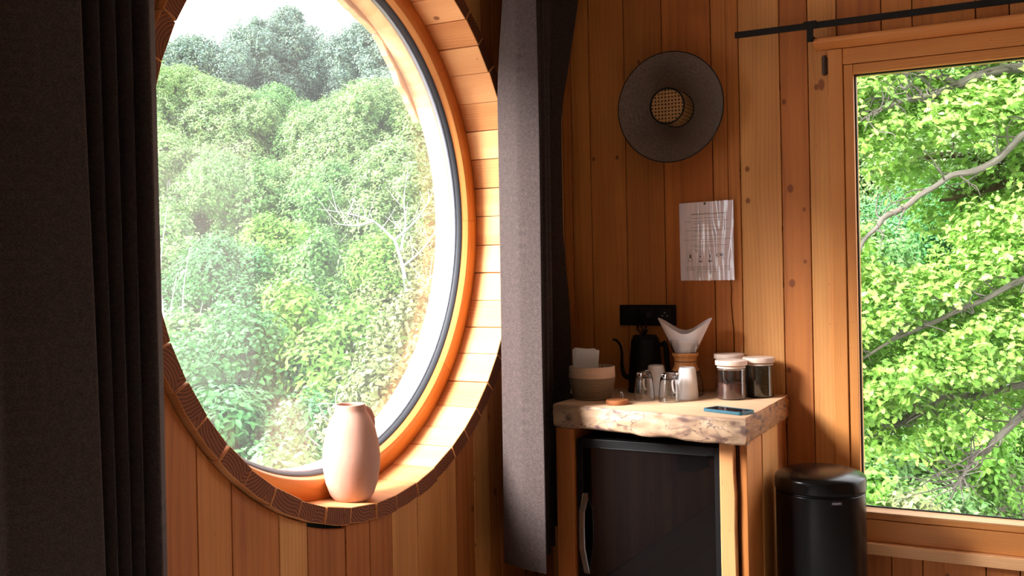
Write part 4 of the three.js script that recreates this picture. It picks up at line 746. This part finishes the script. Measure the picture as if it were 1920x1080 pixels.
for (const [kind, a] of HIDDEN) makeTree(kind + '_tree', 'leafy green tree on the slope hidden behind the dark pleated curtain', 'trees hidden by the left curtain', kind, a, { low: 0.1, lobes: 18, spread: 1.45, fine: 0.85 });
const BUSHES = [
  ['ash', [46.3, 17, 0.9, 0.95], 'green bush low at the left edge of the round window'], ['alder', [43.4, 15, 1.0, 1.0], 'dark cool green bush in the lower left of the round window'], ['hazel', [40.3, 16, 1.3, 1.0], 'bright green bush in the lower middle of the round window'],
  ['hazel', [37.1, 15, 1.0, 0.95], 'yellow-green bush above the mouth of the jug'], ['olive', [33.7, 14, 1.4, 0.95], 'pale olive bush low beside the right frame of the round window'], ['alder', [44.3, 12.5, 0.1, 0.9], 'cool dark green bush right above the lower left boards'],
  ['alder', [39.6, 12, 0.0, 0.75], 'dark green bush directly behind the jug'], ['olive', [35.7, 12, 0.4, 0.8], 'olive green bush to the right of the jug'], ['ash', [41.6, 10.5, -0.4, 0.7], 'lowest green bush, left of the foot of the jug'],
  ['alder', [37.4, 10.8, -0.7, 0.7], 'low dark bush outside behind the handle of the jug'], ['ash', [32.4, 12.4, 0.9, 0.9], 'green bush mostly hidden by the lower right window frame'],
];
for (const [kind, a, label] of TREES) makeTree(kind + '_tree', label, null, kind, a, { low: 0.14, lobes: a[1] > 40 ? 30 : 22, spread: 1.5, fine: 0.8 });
for (const [kind, a, label] of BUSHES) makeTree(kind + '_bush', label, null, kind, a, { low: 0.06, lobes: 15, spread: 1.35, bush: true, dense: 1.15 });
const BEHIND_OAK = [
  ['hazy_willow', [9.0, 32, 8.5, 3.0], 'far pale tree behind the left part of the oak', 0], ['ash', [4.8, 34, 9.2, 3.3], 'far green tree behind the middle of the oak', 0], ['hazy_willow', [1.2, 31, 7.8, 3.1], 'far pale tree behind the right part of the oak', 0], ['ash', [-2.6, 33, 8.8, 3.2], 'far green tree beyond the right picture edge behind the oak', 0], ['hazy_willow', [13.0, 32, 8.4, 3.2], 'far pale tree hidden behind the planks left of the square window', 0],
  ['ash', [9.2, 17, 2.2, 1.2], 'green bush behind the oak at the left side of the square window', 1], ['alder', [5.6, 24.5, 3.2, 1.9], 'cool green bush behind the middle of the oak', 1], ['hazel', [2.4, 23.5, 3.4, 1.8], 'bright green bush behind the right part of the oak', 1], ['hazel', [-1.0, 18, 2.8, 1.5], 'bright green bush beyond the right picture edge', 1],
  ['hazel', [7.6, 14.5, 0.7, 1.0], 'yellow-green bush under the left oak boughs', 1], ['hazel', [9.3, 12, -0.9, 0.65], 'small bright bush low in the square window beside the bin', 1], ['olive', [7.2, 11.5, -1.05, 0.6], 'small pale bush at the foot of the square window left of the bare earth', 1], ['ash', [5.6, 12.6, -1.2, 0.5], 'little green bush on the near side of the bare earth', 1], ['hazel', [2.2, 10.8, -1.35, 0.42], 'small bright bush in the lower right corner of the square window', 1], ['ash', [11.6, 13, 0, 0.9], 'green bush hidden by the left frame of the square window', 1],
];
for (const [kind, a, label, bush] of BEHIND_OAK) makeTree(kind + (bush ? '_bush' : '_tree'), label, null, kind, a, { low: bush ? 0.05 : 0.12, lobes: bush ? 15 : 22, spread: 1.3, bush: !!bush });
{ // low plants on the ground
  const r = rng(404), geo = sprigOf(0.075)[1], list = [], m4 = new THREE.Matrix4();
  for (let i = 0; i < 26000; i++) {
    const az = lerp(-8, 56, r()), d = 8 + 26 * r(), [x, z] = polar(az, d), bare = Math.hypot((az - 3.6) / 2.6, (d - 17.5) / 3.4);
    if (bare < 1 + 0.3 * noise(x, z) && r() < 0.93) continue;
    const s = 0.8 + 1.1 * r();
    list.push(m4.clone().compose(V(x, groundY(x, z) + 0.06 + 0.16 * r() * r(), z), new THREE.Quaternion().setFromEuler(new THREE.Euler((r() - 0.5) * 0.7, r() * 6.28, (r() - 0.5) * 0.7)), V(s, s, s)));
  }
  const o = new THREE.InstancedMesh(geo, LEAF_KINDS.hazel.m, list.length), c = new THREE.Color();
  list.forEach((m, i) => { o.setMatrixAt(i, m); const f = 0.7 + 0.6 * r(); o.setColorAt(i, c.setRGB(f, f, f * 1.1)); });
  o.name = numbered('undergrowth'); o.castShadow = o.receiveShadow = true; o.userData = { kind: 'stuff', label: 'low leafy plants covering the ground below the trees', category: 'undergrowth' }; scene.add(o);
}
{ // bare grey branches standing in front of the slope
  const t = thing('dead_tree', 'bare pale grey tree without leaves in the right half of the round window', 'tree', [0, 0, 0]);
  const gy = groundY(-9.4, -12.8), r = rng(88);
  mesh('trunk', tube([[-9.38, gy, -12.85], [-9.45, 0.76, -12.77], [-9.52, 1.49, -12.72], [-9.64, 2.01, -12.64]], [0.07, 0.05, 0.04, 0.03], 20, 7), barkGrey, t);
  const arms = [
    [[-9.64, 2.01, -12.64], [-9.97, 2.38, -12.4], [-10.38, 2.54, -12.1], [-10.7, 2.62, -11.6]], [[-9.55, 1.8, -12.7], [-9.58, 2.33, -12.92], [-9.65, 2.86, -13.0], [-9.58, 3.39, -13.05]], [[-9.52, 1.49, -12.72], [-9.11, 1.79, -12.76], [-8.74, 2.19, -12.76], [-8.51, 2.49, -12.79]],
    [[-9.64, 2.01, -12.64], [-9.3, 2.4, -12.9], [-9.05, 2.8, -13.0], [-8.9, 3.1, -13.0]], [[-9.97, 2.38, -12.4], [-10.2, 2.3, -12.2], [-10.6, 2.35, -12.0]], [[-9.45, 0.9, -12.77], [-9.0, 1.15, -12.7], [-8.6, 1.5, -12.6]],
  ];
  for (const a of arms) {
    const b = mesh('branch', tube(a, [0.028, 0.02, 0.012, 0.005], 20, 6), barkPale, t), list = [], c = new THREE.CatmullRomCurve3(a.map((p) => V(...p)));
    for (let k = 0; k < 7; k++) { const p = c.getPointAt(0.2 + 0.11 * k), q = p.clone().add(V((r() - 0.5) * 0.9, 0.15 + 0.4 * r(), (r() - 0.5) * 0.6)), m = p.clone().lerp(q, 0.5).add(V(0, -0.06 + 0.1 * r(), 0)); list.push(tube([p, m, q], [0.008, 0.006, 0.003], 8, 5)); }
    mesh('twig', merge(list), barkPale, b);
  }
  const s = thing('sapling', 'clump of thin pale stems at the left of the round window', 'tree', [0, 0, 0]);
  for (const [az, d, top] of [[47.3, 18.6, 2.6], [46.9, 19, 1.4], [46.2, 19.2, 1.9], [45.6, 19.4, 0.9]]) { const [x, z] = polar(az, d), y = groundY(x, z); mesh('stem', tube([[x, y, z], [x + 0.12, lerp(y, top, 0.4), z], [x - 0.05, lerp(y, top, 0.75), z + 0.05], [x + 0.1, top, z]], [0.03, 0.024, 0.016, 0.006], 16, 6), barkPale, s); }
  const n = thing('dead_branch', 'tangle of fallen pale twigs behind the jug among the bushes', 'branch', [0, 0, 0]);
  for (let k = 0; k < 7; k++) { const [x, z] = polar(38.0 + r() * 2.2, 11.0 + r() * 0.5), y = -0.55 + 0.4 * r(); mesh('twig', tube([[x, y, z], [x + 0.2 * (r() - 0.5), y + 0.2, z + 0.2], [x + 0.5 * (r() - 0.3), y + 0.3 * r() + 0.1, z + 0.4 * r()]], [0.012, 0.008, 0.003], 12, 5), barkPale, n); }
}
{ // the oak outside the square window: boughs reach in from a trunk right of the picture
  const t = thing('oak_tree', 'oak with bright leaves and lichen grey boughs filling the square window', 'tree', [0, 0, 0]);
  const r = rng(515), lichen = dataTexture(256, 512, (u, v) => { const f = fbm(u * 9, v * 30, 2, 4), g = smooth(fbm(u * 7, v * 14, 9, 3), -0.05, 0.2); return [0, 1, 2].map((k) => lerp([112, 100, 86][k], [206, 204, 194][k], g) * (0.85 + 0.6 * f)); });
  lichen.repeat.set(1, 6);
  const barkL = std({ map: lichen, bumpMap: lichen, bumpScale: 0.01, roughness: 0.95 }), moss = std({ map: lichen, bumpMap: lichen, bumpScale: 0.01, roughness: 0.95, color: new THREE.Color(0.55, 0.42, 0.2) });
  const gy = groundY(3.0, -5.6);
  mesh('trunk', tube([[3.0, gy - 0.1, -5.6], [2.85, gy + 1.2, -5.5], [2.7, 1.0, -5.4], [2.5, 3.2, -5.3], [2.4, 5.2, -5.2]], [0.30, 0.24, 0.2, 0.16, 0.1], 30, 14), barkL, t);
  const boughs = [
    [[[2.65, 1.9, -5.35], [2.13, 2.61, -4.86], [1.56, 2.33, -4.66], [1.37, 2.1, -4.55], [1.1, 2.01, -4.43], [0.88, 1.89, -4.3], [0.67, 1.74, -4.17], [0.57, 1.6, -4.06], [0.5, 1.41, -3.94], [0.44, 1.14, -3.83]], [0.09, 0.06, 0.042, 0.032, 0.026, 0.022, 0.02, 0.018, 0.013, 0.006], barkL],
    [[[2.55, 2.7, -5.3], [2.14, 3.08, -5.05], [1.58, 2.86, -4.96], [1.32, 2.83, -4.84], [1.1, 2.76, -4.83], [0.92, 2.82, -4.71], [0.78, 2.87, -4.59], [0.56, 2.9, -4.56], [0.38, 2.81, -4.43]], [0.1, 0.07, 0.05, 0.042, 0.038, 0.03, 0.022, 0.014, 0.006], barkL],
    [[[2.68, 1.6, -5.4], [2.13, 2.14, -5.26], [1.55, 1.99, -5.26], [1.32, 1.97, -5.34], [1.08, 1.92, -5.33], [0.91, 1.89, -5.41]], [0.07, 0.055, 0.04, 0.034, 0.025, 0.01], moss],
    [[[2.66, 1.7, -5.4], [2.03, 2.21, -5.46], [1.47, 2.2, -5.45], [1.24, 2.22, -5.44], [0.99, 2.27, -5.52], [0.74, 2.26, -5.49], [0.45, 2.18, -5.45]], [0.07, 0.05, 0.038, 0.04, 0.03, 0.024, 0.01], moss],
    [[[2.8, 0.4, -5.45], [2.16, 0.57, -4.75], [1.68, 0.35, -4.56], [1.48, 0.23, -4.45], [1.34, 0.09, -4.34], [1.25, 0.01, -4.34]], [0.07, 0.055, 0.045, 0.042, 0.03, 0.016], barkL],
    [[[1.25, 0.01, -4.34], [1.2, -0.01, -4.23], [1.18, -0.13, -4.23], [1.11, -0.23, -4.13]], [0.016, 0.013, 0.012, 0.005], barkL],
    [[[2.72, 1.0, -5.4], [2.1, 1.6, -4.56], [1.6, 1.27, -4.36], [1.33, 1.13, -4.24], [1.03, 0.98, -4.12], [0.75, 0.83, -3.98], [0.48, 0.65, -3.84]], [0.06, 0.045, 0.03, 0.024, 0.02, 0.014, 0.006], barkL],
    [[[1.1, 2.76, -4.83], [0.87, 2.61, -4.5], [0.67, 2.56, -4.28], [0.48, 2.42, -4.14]], [0.03, 0.022, 0.016, 0.006], barkL],
    [[[1.6, 0.5, -4.6], [1.25, 0.42, -4.54], [1.02, 0.39, -4.42], [0.78, 0.22, -4.29], [0.57, 0.19, -4.16]], [0.03, 0.02, 0.016, 0.012, 0.005], barkL],
  ];
  for (const [pts, radii, m] of boughs) {
    const rough = pts.map((p, i) => (i ? p.map((e) => e + (r() - 0.5) * 0.04) : p));
    for (let k = rough.length - 1; k > 0; k--) rough.splice(k, 0, rough[k].map((e, j) => (e + rough[k - 1][j]) / 2 + (r() - 0.5) * 0.045));   // crooked between the bends
    const b = mesh('bough', tube(rough, radii.map((e, k) => e * (1.0 + 0.25 * (k % 2))), 90, 9), m, t), list = [], c = new THREE.CatmullRomCurve3(rough.map((p) => V(...p)));
    for (let k = 0; k < 26; k++) { const p = c.getPointAt(0.2 + 0.03 * k), q = p.clone().add(V((r() - 0.65) * 0.7, (r() - 0.4) * 0.55, (r() - 0.25) * 0.5)), e = p.clone().lerp(q, 0.4).add(V((r() - 0.5) * 0.12, (r() - 0.5) * 0.12, 0)), f = p.clone().lerp(q, 0.75).add(V((r() - 0.5) * 0.1, (r() - 0.5) * 0.1, 0)); list.push(tube([p, e, f, q], [0.008, 0.0055, 0.004, 0.002], 12, 5)); const h = e.clone().add(V((r() - 0.6) * 0.3, (r() - 0.4) * 0.3, 0.1 * r())); list.push(tube([e, e.clone().lerp(h, 0.5).add(V(0, 0.03, 0)), h], [0.004, 0.003, 0.0015], 7, 4)); }
    mesh('twig', merge(list), m, b);
  }
  const masses = [[0.66, 2.61, -4.37, 0.5], [1.09, 2.51, -4.53, 0.5], [1.47, 2.54, -4.75, 0.55], [1.31, 2.09, -4.94, 0.35], [0.71, 2.2, -4.79, 0.35], [1.47, 1.47, -4.45, 0.5], [1.16, 1.13, -4.23, 0.45], [0.75, 1.13, -4.08, 0.4], [0.61, 0.75, -3.96, 0.5], [0.99, 0.67, -4.11, 0.5], [1.39, 0.82, -4.35, 0.5], [1.21, 0.30, -4.34, 0.36], [0.79, 0.23, -4.19, 0.45], [0.59, 0.24, -4.06, 0.4], [1.48, 0.42, -4.55, 0.26], [0.44, 2.33, -4.24, 0.4], [0.31, 1.37, -4.01, 0.5], [0.25, 0.52, -3.9, 0.6], [0.24, 2.6, -4.3, 0.6], [1.91, 1.93, -4.86, 0.7], [1.9, 1.11, -4.66, 0.7], [1.93, 2.7, -5.06, 0.7], [0.56, 3.02, -4.56, 0.4], [1.14, 3.08, -4.83, 0.5], [1.51, 3.14, -4.95, 0.5], [2.4, 2.4, -5.2, 0.9], [2.4, 1.2, -5.0, 0.9], [1.0, 1.9, -5.6, 0.5], [1.6, 1.9, -5.7, 0.5]];
  const leaf = [leafGeometry(0.080, 0.040, true, 0.25), leafGeometry(0.070, 0.036, true, 0.02), leafGeometry(0.066, 0.036, true, 0.5)], green = [leafMat([0.27, 0.46, 0.08], 0.45, 0.42), leafMat([0.19, 0.38, 0.06], 0.45, 0.42), leafMat([0.31, 0.50, 0.12], 0.45, 0.45)];
  const leaves = [], up = V(0, 1, 0), along = boughs.flatMap(([pts]) => new THREE.CatmullRomCurve3(pts.map((p) => V(...p))).getPoints(70));
  for (const [x, y, z, s] of masses) {
    const n = Math.round(310 * s / 0.5 * (s / 0.5));
    for (let i = 0; i < n; i++) {   // rosettes of five or six leaves at the end of a twig
      const dir = V(r() - 0.5, r() - 0.42, r() - 0.5).normalize(), rr = s * Math.pow(r(), 0.45), c = V(x + dir.x * rr * 1.05, y + dir.y * rr * 0.8, z + dir.z * rr * 0.8);
      if (along.some((p) => Math.hypot(c.x - p.x, c.y - p.y) < 0.115 && c.z > p.z - 0.05 && c.z < p.z + 0.9) && r() < 0.9) c.z -= 0.5;   // leaves in front of a bough move behind it
      if (Math.hypot((c.x - 0.78) / 0.26, (c.y - 1.62) / 0.3) < 1 && c.z > -4.7 && r() < 0.85) continue;   // a gap in the crown
      const tilt = new THREE.Quaternion().setFromUnitVectors(up, dir.clone().lerp(up, 0.62).normalize()), k = 4 + Math.floor(r() * 3), a0 = r() * 6.28, w = Math.floor(r() * 2.6);
      for (let j = 0; j < k; j++) {
        const q = tilt.clone().multiply(new THREE.Quaternion().setFromEuler(new THREE.Euler((r() - 0.5) * 1.5, a0 + j * 6.283 / k + (r() - 0.5) * 1.4, 0.1 + (r() - 0.5) * 1.5, 'YXZ'))), e = 0.54 + 0.42 * r();
        leaves.push({ m: new THREE.Matrix4().compose(c.clone().add(V((r() - 0.5) * 0.09, (r() - 0.5) * 0.07, (r() - 0.5) * 0.09)), q, V(e, e, e)), w, p: c, shape: Math.floor(r() * 3), f: 0.8 + 0.35 * r() });
      }
    }
  }
  // the 300 nearest that the window shows are single leaves, the rest one mass
  const view = (l) => { const d = l.p.clone().sub(EYE), f = d.dot(FORWARD); return { f, u: d.dot(RIGHT) / f, v: d.y / f }; };
  for (const l of leaves) { const q = view(l); l.near = q.u > 0.335 && q.u < 0.5 && q.v > -0.235 && q.v < 0.2 ? q.f : 99; }
  leaves.sort((a, b) => a.near - b.near);
  for (const l of leaves.slice(0, 300)) { const o = mesh('leaf', leaf[l.shape], green[l.w], t); l.m.decompose(o.position, o.quaternion, o.scale); }
  const rest = leaves.slice(300), inst = new THREE.InstancedMesh(leaf[0], leafMat([0.26, 0.45, 0.08], 0.45, 0.42), rest.length), c = new THREE.Color();
  rest.forEach((l, i) => { inst.setMatrixAt(i, l.m); const f = l.f; inst.setColorAt(i, l.w === 2 ? c.setRGB(1.25 * f, 1.08 * f, 1.5 * f) : l.w ? c.setRGB(0.76 * f, 0.86 * f, 0.8 * f) : c.setRGB(f, f, f)); });
  inst.name = 'foliage'; inst.userData.kind = 'stuff'; inst.castShadow = inst.receiveShadow = true; t.add(inst);
}

renderer.render(scene, camera);
